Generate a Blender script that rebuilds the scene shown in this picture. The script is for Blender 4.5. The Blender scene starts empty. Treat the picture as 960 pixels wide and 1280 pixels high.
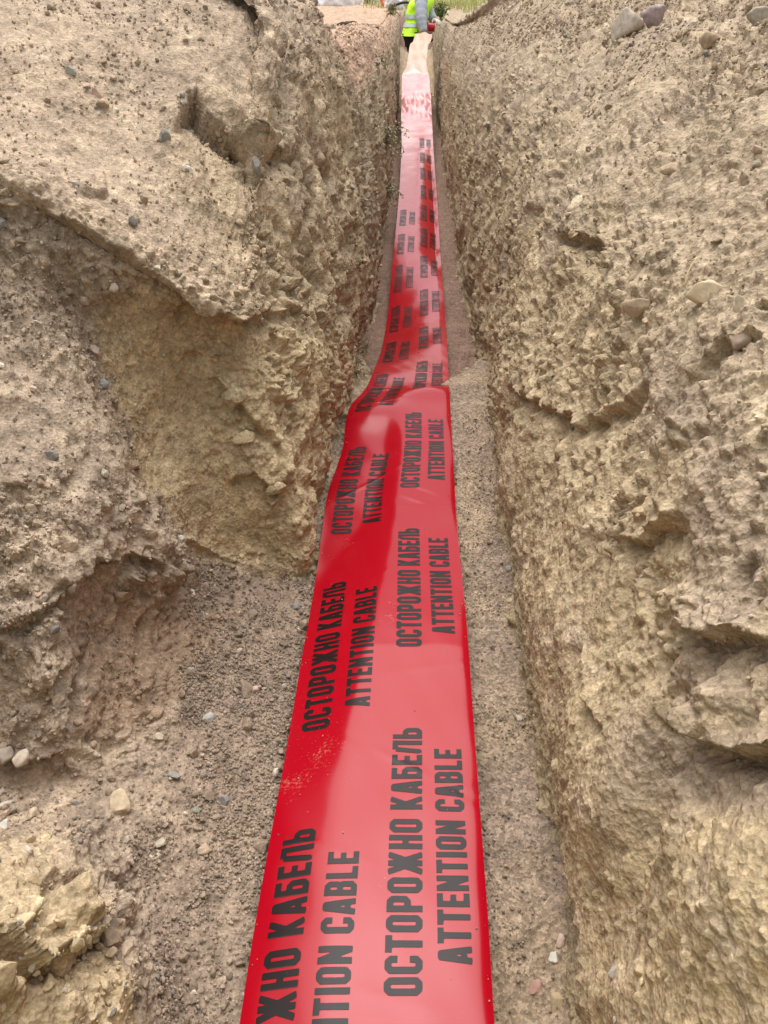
import bpy, bmesh, math, random
import numpy as np
from concurrent.futures import ThreadPoolExecutor
from mathutils import Vector, Matrix, Euler

random.seed(7)
rng = np.random.default_rng(11)
R = math.radians
SC = bpy.context.scene
COL = SC.collection

# ------------------------------------------------------------------ camera
CAM_H, PITCH, YAW, FPX = 1.04, R(34.9), R(2.05), 963.0
cam_d = bpy.data.cameras.new('camera')
cam_d.sensor_fit = 'VERTICAL'
cam_d.sensor_height = 24.0
cam_d.lens = FPX / 1280.0 * 24.0
cam_d.clip_start, cam_d.clip_end = 0.02, 2000
cam = bpy.data.objects.new('camera', cam_d)
cam.location = (0, 0, CAM_H)
cam.rotation_euler = (R(90) - PITCH, 0, YAW)
COL.objects.link(cam)
SC.camera = cam

# ------------------------------------------------------------------ sky, sun, exposure
SUN_EL, SUN_AZ = R(71), R(-8)          # azimuth: direction the light comes from, clockwise from +Y
world = bpy.data.worlds.new('World')
SC.world = world
world.use_nodes = True
wn = world.node_tree.nodes
wl = world.node_tree.links
wn.clear()
sky = wn.new('ShaderNodeTexSky')
sky.sky_type = 'NISHITA'
sky.sun_disc = False
sky.sun_elevation = SUN_EL
sky.sun_rotation = SUN_AZ
sky.air_density = 1.0
sky.dust_density = 4.0
sky.ozone_density = 1.0
hs = wn.new('ShaderNodeHueSaturation')
hs.inputs['Saturation'].default_value = 0.12
bg = wn.new('ShaderNodeBackground')
bg.inputs['Strength'].default_value = 0.125
wo = wn.new('ShaderNodeOutputWorld')
wl.new(sky.outputs[0], hs.inputs['Color'])
wl.new(hs.outputs[0], bg.inputs['Color'])
wl.new(bg.outputs[0], wo.inputs['Surface'])

sun_d = bpy.data.lights.new('sun', 'SUN')
sun_d.energy = 1.5
sun_d.angle = R(64)
sun_d.color = (1.0, 0.96, 0.90)
sun = bpy.data.objects.new('sun', sun_d)
sdir = Vector((math.sin(SUN_AZ) * math.cos(SUN_EL), math.cos(SUN_AZ) * math.cos(SUN_EL), math.sin(SUN_EL)))
sun.rotation_euler = sdir.to_track_quat('Z', 'Y').to_euler()
COL.objects.link(sun)

SC.view_settings.view_transform = 'Standard'
SC.view_settings.look = 'None'
SC.view_settings.gamma = 1.0
SC.view_settings.use_curve_mapping = False
SC.view_settings.exposure = 1.06
SC.cycles.max_bounces = 6
SC.cycles.diffuse_bounces = 4

# ------------------------------------------------------------------ small helpers
CA, SA = math.cos(PITCH), math.sin(PITCH)
CY, SY = math.cos(YAW), math.sin(YAW)
RIGHT = np.array([CY, SY, 0.0])
FWDH = np.array([-SY, CY, 0.0])
UPV = np.array([0, 0, 1.0])

def ray(px, py):
    """direction (per metre of depth) through a point of the photograph, used to survey the trench"""
    xc = (np.asarray(px, float) - 480.0) / FPX
    yc = (np.asarray(py, float) - 640.0) / FPX
    f = CA - yc * SA
    d = SA + yc * CA
    return (xc[..., None] * RIGHT + f[..., None] * FWDH - d[..., None] * UPV)

def at_t(px, py, t):
    return np.array([0, 0, CAM_H]) + ray(px, py) * t

def at_z(px, py, z):
    r = ray(px, py)
    t = (CAM_H - z) / -r[2]
    return np.array([0, 0, CAM_H]) + r * t

def project(P):
    q = P - np.array([0, 0, CAM_H])
    xr = q @ RIGHT
    yf = q @ FWDH
    zz = q[:, 2]
    zc = yf * CA - zz * SA
    yd = -(zz * CA + yf * SA)
    zc = np.where(zc < 0.02, 0.02, zc)
    return 480 + FPX * xr / zc, 640 + FPX * yd / zc, zc

def sstep(a, b, x):
    t = np.clip((x - a) / (b - a), 0, 1)
    return t * t * (3 - 2 * t)

def tag(o, label=None, cat=None, group=None, kind=None):
    if label: o['label'] = label
    if cat: o['category'] = cat
    if group: o['group'] = group
    if kind: o['kind'] = kind
    return o

def empty(name, loc, rot=(0, 0, 0)):
    o = bpy.data.objects.new(name, None)
    o.empty_display_size = 0.05
    o.location = loc
    o.rotation_euler = rot
    COL.objects.link(o)
    return o

def link_mesh(name, verts, faces, mat, parent=None, smooth=True):
    me = bpy.data.meshes.new(name)
    me.from_pydata([tuple(map(float, v)) for v in verts], [], [tuple(map(int, f)) for f in faces])
    if smooth:
        me.polygons.foreach_set('use_smooth', np.ones(len(me.polygons), bool))
    me.materials.append(mat)
    me.update()
    o = bpy.data.objects.new(name, me)
    COL.objects.link(o)
    if parent is not None: o.parent = parent
    return o

def fast_mesh(name, V, F, mat, attrs=None, smooth=True):
    """V (n,3), F (m,k) arrays with k = 3 or 4"""
    me = bpy.data.meshes.new(name)
    n, m, k = len(V), len(F), F.shape[1]
    me.vertices.add(n)
    me.vertices.foreach_set('co', np.ascontiguousarray(V, np.float32).ravel())
    me.loops.add(m * k)
    me.loops.foreach_set('vertex_index', np.ascontiguousarray(F, np.int32).ravel())
    me.polygons.add(m)
    me.polygons.foreach_set('loop_start', np.arange(0, m * k, k, dtype=np.int32))
    me.polygons.foreach_set('loop_total', np.full(m, k, np.int32))
    me.update(calc_edges=True)
    me.polygons.foreach_set('use_smooth', np.full(m, smooth, bool))
    for an, (typ, data) in (attrs or {}).items():
        a = me.attributes.new(an, typ, 'POINT')
        if typ == 'FLOAT_COLOR':
            c = np.ones((n, 4), np.float32); c[:, :3] = data
            a.data.foreach_set('color', c.ravel())
        else:
            a.data.foreach_set('value', np.ascontiguousarray(data, np.float32))
    me.materials.append(mat)
    o = bpy.data.objects.new(name, me)
    COL.objects.link(o)
    return o

# ------------------------------------------------------------------ noise in numpy
def _hash(ix, iy, iz, seed):
    h = (ix.astype(np.uint32) * np.uint32(374761393) + iy.astype(np.uint32) * np.uint32(668265263)
         + iz.astype(np.uint32) * np.uint32(2147483647 - 1640531) + np.uint32((seed * 974711 + 1013) & 0xffffffff))
    h = (h ^ (h >> np.uint32(13))) * np.uint32(1274126177)
    h = (h ^ (h >> np.uint32(16))) * np.uint32(2246822519)
    return h ^ (h >> np.uint32(15))

def _perlin(P, seed):
    i = np.floor(P).astype(np.int32)
    f = (P - i).astype(np.float32)
    u = f * f * f * (f * (f * 6 - 15) + 10)
    out = 0
    for dx in (0, 1):
        wx = u[:, 0] if dx else 1 - u[:, 0]
        for dy in (0, 1):
            wy = u[:, 1] if dy else 1 - u[:, 1]
            for dz in (0, 1):
                wz = u[:, 2] if dz else 1 - u[:, 2]
                h = _hash(i[:, 0] + dx, i[:, 1] + dy, i[:, 2] + dz, seed)
                gx = (h & np.uint32(255)).astype(np.float32) / 127.5 - 1
                gy = ((h >> np.uint32(8)) & np.uint32(255)).astype(np.float32) / 127.5 - 1
                gz = ((h >> np.uint32(16)) & np.uint32(255)).astype(np.float32) / 127.5 - 1
                out = out + wx * wy * wz * (gx * (f[:, 0] - dx) + gy * (f[:, 1] - dy) + gz * (f[:, 2] - dz))
    return out

def _worley(P, seed):
    i = np.floor(P).astype(np.int32)
    f = (P - i).astype(np.float32)
    best = np.full(len(P), 9.0, np.float32)
    second = np.full(len(P), 9.0, np.float32)
    idv = np.zeros(len(P), np.float32)
    for dx in (-1, 0, 1):
        for dy in (-1, 0, 1):
            for dz in (-1, 0, 1):
                h = _hash(i[:, 0] + dx, i[:, 1] + dy, i[:, 2] + dz, seed)
                a = (h & np.uint32(1023)).astype(np.float32) / 1023 + dx - f[:, 0]
                b = ((h >> np.uint32(10)) & np.uint32(1023)).astype(np.float32) / 1023 + dy - f[:, 1]
                c = ((h >> np.uint32(20)) & np.uint32(1023)).astype(np.float32) / 1023 + dz - f[:, 2]
                d = a * a + b * b + c * c
                nb = d < best
                second = np.where(nb, best, np.minimum(second, d))
                idv = np.where(nb, (h & np.uint32(4095)).astype(np.float32) / 4095, idv)
                best = np.where(nb, d, best)
    return np.sqrt(best), np.sqrt(second), idv

POOL = ThreadPoolExecutor(4)

def chunked(fn, P, *a, n=80000):
    P = np.asarray(P, np.float32)
    res = list(POOL.map(lambda k: fn(P[k:k + n], *a), range(0, len(P), n)))
    if isinstance(res[0], tuple):
        return tuple(np.concatenate(c) for c in zip(*res))
    return np.concatenate(res)

def perlin(P, scale, seed=0):
    return chunked(_perlin, np.asarray(P, np.float32) / scale, seed)

def worley(P, scale, seed=0):
    return chunked(_worley, np.asarray(P, np.float32) / scale, seed)

def fbm(P, scale, octs, seed=0, gain=0.5):
    s, amp, out = scale, 1.0, 0
    for k in range(octs):
        out = out + amp * perlin(P, s, seed + k)
        s *= 0.5; amp *= gain
    return out

# ------------------------------------------------------------------ materials
def new_mat(name):
    m = bpy.data.materials.new(name)
    m.use_nodes = True
    nt = m.node_tree
    return m, nt, nt.nodes['Principled BSDF'], nt.nodes, nt.links

def simple_mat(name, col, rough=0.7, spec=0.4, bump=0.0, bscale=60, var=0.15, metal=0.0):
    m, nt, b, N, L = new_mat(name)
    tc = N.new('ShaderNodeTexCoord')
    nz = N.new('ShaderNodeTexNoise'); nz.inputs['Scale'].default_value = bscale; nz.inputs['Detail'].default_value = 5
    L.new(tc.outputs['Object'], nz.inputs['Vector'])
    mr = N.new('ShaderNodeMapRange')
    mr.inputs['From Min'].default_value = 0.25; mr.inputs['From Max'].default_value = 0.75
    mr.inputs['To Min'].default_value = 1 - var; mr.inputs['To Max'].default_value = 1 + var
    L.new(nz.outputs['Fac'], mr.inputs['Value'])
    mx = N.new('ShaderNodeVectorMath'); mx.operation = 'SCALE'
    mx.inputs[0].default_value = col
    L.new(mr.outputs[0], mx.inputs['Scale'])
    L.new(mx.outputs[0], b.inputs['Base Color'])
    b.inputs['Roughness'].default_value = rough
    b.inputs['Specular IOR Level'].default_value = spec
    b.inputs['Metallic'].default_value = metal
    if bump:
        bp = N.new('ShaderNodeBump'); bp.inputs['Strength'].default_value = 0.6; bp.inputs['Distance'].default_value = bump
        L.new(nz.outputs['Fac'], bp.inputs['Height'])
        L.new(bp.outputs[0], b.inputs['Normal'])
    return m

def soil_mat(name, grain=420.0, speck=0.5, bump=0.0025):
    """soil: colour of its layer from a vertex attribute, broken by grains and pale or dark grit"""
    m, nt, b, N, L = new_mat(name)
    at = N.new('ShaderNodeAttribute'); at.attribute_name = 'soil'
    tc = N.new('ShaderNodeTexCoord')
    n1 = N.new('ShaderNodeTexNoise'); n1.inputs['Scale'].default_value = 38; n1.inputs['Detail'].default_value = 8
    n1.inputs['Roughness'].default_value = 0.68
    L.new(tc.outputs['Object'], n1.inputs['Vector'])
    n2 = N.new('ShaderNodeTexNoise'); n2.inputs['Scale'].default_value = grain; n2.inputs['Detail'].default_value = 3
    L.new(tc.outputs['Object'], n2.inputs['Vector'])
    vo = N.new('ShaderNodeTexVoronoi'); vo.inputs['Scale'].default_value = grain * 0.42
    L.new(tc.outputs['Object'], vo.inputs['Vector'])
    m1 = N.new('ShaderNodeMapRange'); m1.inputs['From Min'].default_value = .3; m1.inputs['From Max'].default_value = .7
    m1.inputs['To Min'].default_value = .74; m1.inputs['To Max'].default_value = 1.24
    L.new(n1.outputs['Fac'], m1.inputs['Value'])
    m2 = N.new('ShaderNodeMapRange'); m2.inputs['From Min'].default_value = .3; m2.inputs['From Max'].default_value = .7
    m2.inputs['To Min'].default_value = .82; m2.inputs['To Max'].default_value = 1.18
    L.new(n2.outputs['Fac'], m2.inputs['Value'])
    mm = N.new('ShaderNodeMath'); mm.operation = 'MULTIPLY'
    L.new(m1.outputs[0], mm.inputs[0]); L.new(m2.outputs[0], mm.inputs[1])
    # grit: each Voronoi cell has its own value
    sx = N.new('ShaderNodeSeparateColor')
    L.new(vo.outputs['Color'], sx.inputs[0])
    m3 = N.new('ShaderNodeMapRange'); m3.inputs['From Min'].default_value = 0; m3.inputs['From Max'].default_value = 1
    m3.inputs['To Min'].default_value = 1 - .42 * speck; m3.inputs['To Max'].default_value = 1 + .42 * speck
    L.new(sx.outputs[0], m3.inputs['Value'])
    mm2 = N.new('ShaderNodeMath'); mm2.operation = 'MULTIPLY'
    L.new(mm.outputs[0], mm2.inputs[0]); L.new(m3.outputs[0], mm2.inputs[1])
    sc = N.new('ShaderNodeVectorMath'); sc.operation = 'SCALE'
    L.new(at.outputs['Color'], sc.inputs[0]); L.new(mm2.outputs[0], sc.inputs['Scale'])
    L.new(sc.outputs[0], b.inputs['Base Color'])
    b.inputs['Roughness'].default_value = 0.95
    b.inputs['Specular IOR Level'].default_value = 0.15
    ad = N.new('ShaderNodeMath'); ad.operation = 'MULTIPLY_ADD'
    L.new(n2.outputs['Fac'], ad.inputs[0]); ad.inputs[1].default_value = 0.5
    L.new(vo.outputs['Distance'], ad.inputs[2])
    ad2 = N.new('ShaderNodeMath'); ad2.operation = 'MULTIPLY_ADD'
    L.new(n1.outputs['Fac'], ad2.inputs[0]); ad2.inputs[1].default_value = 0.9
    L.new(ad.outputs[0], ad2.inputs[2])
    bp = N.new('ShaderNodeBump'); bp.inputs['Strength'].default_value = 0.75; bp.inputs['Distance'].default_value = bump
    L.new(ad2.outputs[0], bp.inputs['Height'])
    L.new(bp.outputs[0], b.inputs['Normal'])
    return m

M_SOIL = soil_mat('soil')
M_FLOOR = soil_mat('floor_gravel', 520.0, 0.9, 0.002)
M_GRAIN = soil_mat('gravel_grain', 300.0, 0.3, 0.001)

# ------------------------------------------------------------------ levels along the trench
def floor_z(Y):
    return np.interp(Y, [-1, 2.0, 2.3, 2.9, 3.5, 4.2, 6.5, 8.5, 13, 15.5, 17.5, 30],
                     [-.014, -.014, -.03, -.20, -.265, -.27, -.27, -.31, -.55, -.4, .36, .36])
def grade_z(Y):
    return np.interp(Y, [-3, 3.3, 4.5, 7.5, 10, 12, 16, 20, 30, 300],
                     [.82, .80, .74, .62, .52, .47, .43, .41, .38, .35])

# ------------------------------------------------------------------ spline sheet
def pchip_grid(C, axis, counts):
    """monotone cubic through control points along an axis; counts[i] samples in interval i"""
    C = np.moveaxis(C, axis, 0)
    n = C.shape[0]
    d = np.diff(C, axis=0)
    m = np.zeros_like(C)
    prod = d[:-1] * d[1:]
    with np.errstate(divide='ignore', invalid='ignore'):
        h = np.where(prod > 0, 2 * prod / (d[:-1] + d[1:]), 0)
    m[1:-1] = np.nan_to_num(h) * 0.6 + 0.4 * (d[:-1] + d[1:]) / 2 * (np.abs(d[:-1] + d[1:]) > 0)
    m[0] = d[0]; m[-1] = d[-1]
    out, us = [], []
    for i in range(n - 1):
        k = counts[i]
        t = (np.arange(k + (1 if i == n - 2 else 0)) / k)
        us.append(i + t)
        t = t.reshape((-1,) + (1,) * (C.ndim - 1))
        out.append((2 * t**3 - 3 * t**2 + 1) * C[i] + (t**3 - 2 * t**2 + t) * m[i]
                   + (-2 * t**3 + 3 * t**2) * C[i + 1] + (t**3 - t**2) * m[i + 1])
    return np.moveaxis(np.concatenate(out), 0, axis), np.concatenate(us)

def grid_normals(G, toward):
    du = np.gradient(G, axis=0)
    dv = np.gradient(G, axis=1)
    n = np.cross(du, dv)
    n /= np.linalg.norm(n, axis=2, keepdims=True) + 1e-12
    if (n.reshape(-1, 3) @ np.array(toward)).mean() < 0: n = -n
    return n

def grid_faces(nu, nv):
    a = np.arange(nu * nv).reshape(nu, nv)
    return np.stack([a[:-1, :-1], a[1:, :-1], a[1:, 1:], a[:-1, 1:]], -1).reshape(-1, 4)

def poly_dist(px, py, pts):
    """signed distance (pixels of the survey photo) to a polyline: + to the right of its direction; and the fade at its ends"""
    best = np.full(len(px), 1e9); sign = np.ones(len(px)); along = np.zeros(len(px))
    pts = np.array(pts, float)
    for i in range(len(pts) - 1):
        a, b = pts[i], pts[i + 1]
        ab = b - a; L2 = ab @ ab
        t = np.clip(((px - a[0]) * ab[0] + (py - a[1]) * ab[1]) / L2, 0, 1)
        dx = px - (a[0] + t * ab[0]); dy = py - (a[1] + t * ab[1])
        d = np.hypot(dx, dy)
        s = np.sign(ab[0] * (py - a[1]) - ab[1] * (px - a[0]))
        w = d < best
        best = np.where(w, d, best); sign = np.where(w, s, sign)
        along = np.where(w, (i + t) / (len(pts) - 1), along)
    return best * sign, along

def in_poly(px, py, pts, soft=12.0):
    """1 inside a closed outline, fading over soft pixels"""
    pts = list(pts) + [pts[0]]
    inside = np.zeros(len(px), bool)
    for (x1, y1), (x2, y2) in zip(pts[:-1], pts[1:]):
        c = ((y1 > py) != (y2 > py)) & (px < (x2 - x1) * (py - y1) / ((y2 - y1) or 1e-9) + x1)
        inside ^= c
    d, _ = poly_dist(px, py, pts)
    d = np.abs(d)
    return np.where(inside, 0.5 + 0.5 * np.clip(d / soft, 0, 1), 0.5 - 0.5 * np.clip(d / soft, 0, 1))

# ------------------------------------------------------------------ banks of the trench
TAN = np.array([.405, .310, .190]); LOOSE = np.array([.322, .250, .172]); PINK = np.array([.350, .266, .194])
BROWN = np.array([.265, .182, .124]); CLOD = np.array([.325, .250, .188]); GRIT = np.array([.272, .203, .152])
DUSK = np.array([.250, .190, .138]); PALE = np.array([.430, .350, .240])

def sheet(C, toward, px_step=1.6):
    """dense grid through the control net C[station, row]"""
    ns, nr, _ = C.shape
    px, py, t = project(C.reshape(-1, 3))
    px = px.reshape(ns, nr); py = py.reshape(ns, nr)
    def inside(x, y): return (x > -60) & (x < 1020) & (y > -60) & (y < 1340)
    ca, cb = [], []
    for i in range(ns - 1):
        l = np.hypot(px[i + 1] - px[i], py[i + 1] - py[i])[1:-1]
        ok = (inside(px[i], py[i]) | inside(px[i + 1], py[i + 1]))[1:-1]
        l = np.percentile(l[ok], 80) if ok.any() else 12
        ca.append(int(np.clip(l / px_step, 4, 130)))
    for j in range(nr - 1):
        l = np.hypot(px[:, j + 1] - px[:, j], py[:, j + 1] - py[:, j])
        ok = inside(px[:, j], py[:, j]) | inside(px[:, j + 1], py[:, j + 1])
        l = np.percentile(l[ok], 70) if ok.any() else 30
        cb.append(int(np.clip(l / px_step, 6, 150)))
    G, us = pchip_grid(C, 0, ca)
    G, vs = pchip_grid(G, 1, cb)
    return G, us, vs

def ledge(px, py, pts, lip, lip_w, cut, cut_w, ends=0.12):
    """a broken crust: proud along the line, cut back just below it (below = right of the direction)"""
    d, al = poly_dist(px, py, pts)
    e = sstep(0, ends, al) * sstep(0, ends, 1 - al)
    up = np.where(d <= 0, np.exp(np.minimum(d, 0) / lip_w), np.exp(-np.maximum(d, 0) / 2.5)) * lip
    dn = np.where(d > 0, sstep(0, 6, d) * np.exp(-np.maximum(d, 0) / cut_w), 0) * cut
    return (up - dn) * e

def blob(px, py, cx, cy, rx, ry, ang, amp, p=1.0):
    c, s = math.cos(R(ang)), math.sin(R(ang))
    x = (px - cx) * c + (py - cy) * s
    y = -(px - cx) * s + (py - cy) * c
    return amp * np.exp(-((x / rx) ** 2 + (y / ry) ** 2) ** p)

def roughen(P, t, rough, smoothz, streak=0.0, seed=0):
    """height of clods, crumbs and grains over a bank, metres"""
    cell = t / 770.0 * 1.7
    def w(scale): return sstep(1.0, 2.6, scale / cell)
    warp = np.stack([fbm(P, .09, 2, seed + 90), fbm(P, .09, 2, seed + 95), fbm(P, .09, 2, seed + 97)], 1) * .02
    Q = P + warp
    big = fbm(P, .34, 3, seed) * .040
    mid = (np.abs(perlin(Q, .11, seed + 5)) - .2) * -.026 + (np.abs(perlin(Q, .052, seed + 6)) - .2) * -.018
    patch = sstep(-.12, .34, fbm(P, .26, 3, seed + 7))
    f1, f2, idv = worley(Q, .040, seed + 1)
    dist = 1 - .55 * sstep(2.0, 4.0, t)
    cl1 = (np.sqrt(np.clip(1 - (f1 / .62) ** 2, 0, 1)) * (.1 + 1.2 * idv ** 2) - .33) * .018 * (.08 + .92 * patch) * dist
    patch2 = sstep(-.15, .30, fbm(P, .15, 3, seed + 17))
    f1, f2, idv = worley(Q, .019, seed + 2)
    cl2 = (np.sqrt(np.clip(1 - (f1 / .6) ** 2, 0, 1)) * (.1 + 1.3 * idv * idv) - .32) * .0135 * w(.019) * (.12 + .88 * patch2)
    f1, f2, idv = worley(P, .0095, seed + 3)
    cl3 = (np.sqrt(np.clip(1 - (f1 / .58) ** 2, 0, 1)) * idv * idv - .16) * .0066 * w(.0095) * (.35 + .65 * sstep(-.25, .25, fbm(P, .07, 2, seed + 19)))
    fine = perlin(P, .021, seed + 8) * .0060 * w(.021) + perlin(P, .010, seed + 9) * .0034 * w(.010) + perlin(P, .005, seed + 10) * .0018 * w(.005)
    q = (fbm(Q, .12, 3, seed + 20) + Q[:, 2] * .35) * 5.0
    fr = q - np.floor(q)
    terr = (np.floor(q) + sstep(.0, .20, fr) - q) * .009 * (.15 + .85 * patch)
    h = big * (1 - .45 * smoothz) + (mid + cl1 + terr) * rough * (1 - .85 * smoothz) + (cl2 * rough + fine) * (1 - .55 * smoothz) + cl3
    # pits and torn holes
    pit = perlin(Q, .075, seed + 30)
    h -= sstep(.38, .62, pit) * .045 * rough * (1 - smoothz)
    if np.any(np.asarray(streak) > 0):
        S = P * np.array([1, 1, .22])
        h = h + streak * (perlin(S, .030, seed + 40) * .016 + (np.abs(perlin(S, .062, seed + 41)) - .2) * -.030 + perlin(S, .014, seed + 42) * .007 * w(.014))
    return h

def mix(c, k, w):
    return c * (1 - w[:, None]) + k * w[:, None]

# ---- left bank: control points surveyed station by station, from the floor up
def zp(px, py, z): return at_z(px, py, z)
def tp(px, py, t): return at_t(px, py, t)
def W(x, y, z): return np.array([x, y, z], float)
L_ST = []
def near(r1, r2, r3, r4, r5, r6, r7, r8, r9, r10, far):
    pts = [r1, r2, r3, r4, r5, r6, r7, r8, r9, r10]
    r0 = W(r1[0] * .2 - .02, r1[1], -.12)
    L_ST.append([r0] + pts + [far])
near(W(-.30, -.35, 0), W(-.36, -.35, .04), W(-.42, -.35, .13), W(-.47, -.35, .23), W(-.52, -.35, .34), W(-.57, -.35, .45), W(-.61, -.33, .54),
     W(-.66, -.3, .64), W(-.78, -.25, .76), W(-1.1, -.2, .95), W(-2.6, -.2, 1.05))
near(zp(300, 1300, -.01), zp(225, 1290, .02), zp(160, 1290, .10), zp(95, 1290, .19), zp(0, 1290, .28), zp(-90, 1280, .38), zp(-140, 1260, .47),
     W(-.62, .22, .58), W(-.76, .24, .72), W(-1.1, .25, .95), W(-2.6, .25, 1.05))
near(zp(322, 1130, -.01), zp(235, 1130, .015), zp(160, 1115, .06), zp(125, 1085, .13), zp(0, 1060, .20), zp(-110, 1040, .30), zp(-150, 1000, .40),
     W(-.66, .46, .54), W(-.80, .47, .70), W(-1.1, .5, .95), W(-2.6, .5, 1.05))
near(zp(340, 985, -.01), zp(255, 985, .025), zp(180, 985, .07), zp(95, 985, .105), zp(0, 985, .13), zp(-140, 950, .20), zp(-190, 880, .33),
     W(-.72, .64, .50), W(-.85, .65, .68), W(-1.15, .7, .95), W(-2.6, .7, 1.05))
near(zp(352, 900, -.01), zp(265, 915, .02), zp(175, 935, .08), zp(95, 950, .125), tp(60, 835, 1.045), tp(-90, 680, 1.05), tp(-160, 580, 1.09),
     W(-.78, .86, .62), W(-.92, .9, .76), W(-1.2, .95, .98), W(-2.6, .95, 1.06))
near(zp(365, 815, -.01), zp(285, 810, .025), zp(185, 850, .10), tp(125, 755, 1.20), tp(95, 700, 1.12), tp(-30, 520, 1.16), tp(-110, 330, 1.30),
     tp(-125, 290, 1.17), tp(-150, 190, 1.36), W(-1.25, 1.7, 1.02), W(-2.6, 1.5, 1.08))
near(zp(380, 752, -.01), zp(305, 745, .035), zp(232, 735, .10), tp(215, 700, 1.33), tp(150, 600, 1.25), tp(70, 400, 1.285), tp(28, 285, 1.262),
     tp(15, 237, 1.25), tp(10, 150, 1.40), tp(20, -20, 1.75), W(-2.7, 2.2, 1.12))
near(zp(387, 723, -.01), zp(325, 716, .03), zp(255, 692, .09), tp(200, 640, 1.42), tp(165, 560, 1.39), tp(130, 410, 1.35), tp(112, 325, 1.285),
     tp(120, 282, 1.28), tp(130, 190, 1.45), tp(130, -10, 1.82), W(-2.7, 2.6, 1.14))
near(zp(389, 713, -.01), zp(352, 712, .015), tp(300, 670, 1.58), tp(258, 590, 1.525), tp(225, 490, 1.48), tp(215, 405, 1.40), tp(218, 378, 1.352),
     tp(228, 352, 1.345), tp(230, 220, 1.50), tp(230, -20, 1.90), W(-2.7, 3.0, 1.15))
near(zp(392, 706, -.01), tp(391, 682, 1.635), tp(376, 615, 1.585), tp(352, 535, 1.545), tp(328, 462, 1.52), tp(316, 425, 1.495), tp(312, 408, 1.468),
     tp(318, 392, 1.455), tp(315, 240, 1.62), tp(310, -20, 2.00), W(-2.7, 3.1, 1.15))
def far_left(Y, xo=0.0, heap=1.0, lift=1.0, b=0.0):
    zf = float(floor_z(Y)); zg = float(grade_z(Y))
    H = np.array([.10, .28, .44, .58, .70, .82]) * lift
    F = [0, -.004, -.014, -.028, -.046, -.072]
    top = zg + .10 * heap
    z = [zf - .01] + [zf + (top - zf) * k for k in H]
    xs = [-.20 + xo] + [-.20 + xo + f for f in F]
    row = [W(-.04, Y, zf - .12)] + [W(x, Y, zz) for x, zz in zip(xs, z)]
    x7, z7 = xs[-1], z[-1]
    x9, z9 = -.20 + xo - .085 - .13, zg + .03 + .15 * heap
    up3 = np.array([W(x7 + (x9 - x7) * .40, Y + .03 * heap, z7 + (z9 - z7) * .58), W(x9, Y + .16 * heap, z9), W(x9 - .42, Y + .35 * heap, zg + .05 + .26 * heap)])
    low3 = np.array([W(x7 - .018, Y + .01, z7 + .09), W(x7 - .075, Y + .10, z7 + .26), W(x7 - .24, Y + .50, 1.04)])
    row += list(up3 * (1 - b) + low3 * b)
    row.append(W(-3.2 - .3 * Y, Y + .5, zg + .05 + .30 * heap))
    L_ST.append(row)
far_left(1.72, -.012, 1.0, .68, 1.0)
far_left(2.10, .008, 1.0, .80, .6)
far_left(2.60, .018, 1.05, .92, .2)
far_left(3.00, .02, 1.05)
far_left(3.30, .02, .35)
far_left(3.75, .022, .05)
far_left(4.6, .022, .0)
far_left(6.0, .02, .0)
far_left(8.0, .0, .0)
far_left(10.5, -.02, .0)
far_left(13.0, -.05, .0)
far_left(16.5, -.1, 0)
far_left(24.0, -.1, 0)
CL = np.array(L_ST)
GL, uL, vL = sheet(CL, (1, -.3, 1))
NL = grid_normals(GL, (1, -.2, 1))
shp = GL.shape[:2]
P = GL.reshape(-1, 3); N3 = NL.reshape(-1, 3)
px, py, t = project(P)
VV = np.broadcast_to(vL[None, :], shp).ravel(); UU = np.broadcast_to(uL[:, None], shp).ravel()
nearw = 1 - sstep(2.6, 3.6, P[:, 1])
jx = px + fbm(P, .06, 3, 201) * 18; jy = py + fbm(P, .06, 3, 205) * 18
up_slope = sstep(7.9, 8.5, VV) * (1 - sstep(8.6, 9.4, UU)) * nearw      # smooth sliding slope over the crust
tanface = in_poly(jx, jy, [(120, 378), (175, 350), (250, 395), (330, 410), (440, 430), (430, 560), (395, 712), (345, 728), (225, 690), (160, 580), (125, 440)], 8) * nearw
tan_smooth = in_poly(jx, jy, [(120, 380), (180, 365), (260, 450), (290, 540), (330, 640), (390, 640), (392, 712), (345, 722), (225, 682), (160, 575), (125, 440)], 22) * nearw
gravel = in_poly(jx, jy, [(392, 722), (345, 733), (228, 700), (250, 800), (200, 960), (150, 1010), (190, 1130), (215, 1300), (330, 1300), (400, 740)], 10) * nearw * (1 - tanface)
sand = in_poly(jx, jy, [(-200, 960), (100, 958), (200, 960), (260, 1060), (150, 1010), (60, 1040), (-200, 1050)], 14) * nearw
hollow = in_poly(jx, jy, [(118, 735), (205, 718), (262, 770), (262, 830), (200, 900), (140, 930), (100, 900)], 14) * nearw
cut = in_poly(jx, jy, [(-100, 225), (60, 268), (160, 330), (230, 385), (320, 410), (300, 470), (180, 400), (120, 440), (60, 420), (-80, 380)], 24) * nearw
boulder = in_poly(jx, jy, [(-100, 1075), (60, 1040), (128, 1090), (140, 1180), (190, 1300), (-100, 1300)], 20) * nearw
rough = 1.0 - .75 * gravel - .6 * sand - .3 * hollow - .45 * cut - .45 * boulder - .35 * up_slope
smoothz = np.clip(.75 * up_slope * (1 - sstep(180, 330, px)) + .80 * tan_smooth + .8 * gravel + .65 * sand + .3 * hollow + .2 * boulder, 0, 1)
streak = np.clip(sstep(8.6, 9.6, UU) * (1 - sstep(7.2, 8.2, VV)) * .9 + sstep(1.9, 2.6, P[:, 1]) * .4 * (1 - sstep(8, 9, VV)), 0, 1)
h = roughen(P, t, rough, smoothz, streak, 0)
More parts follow.
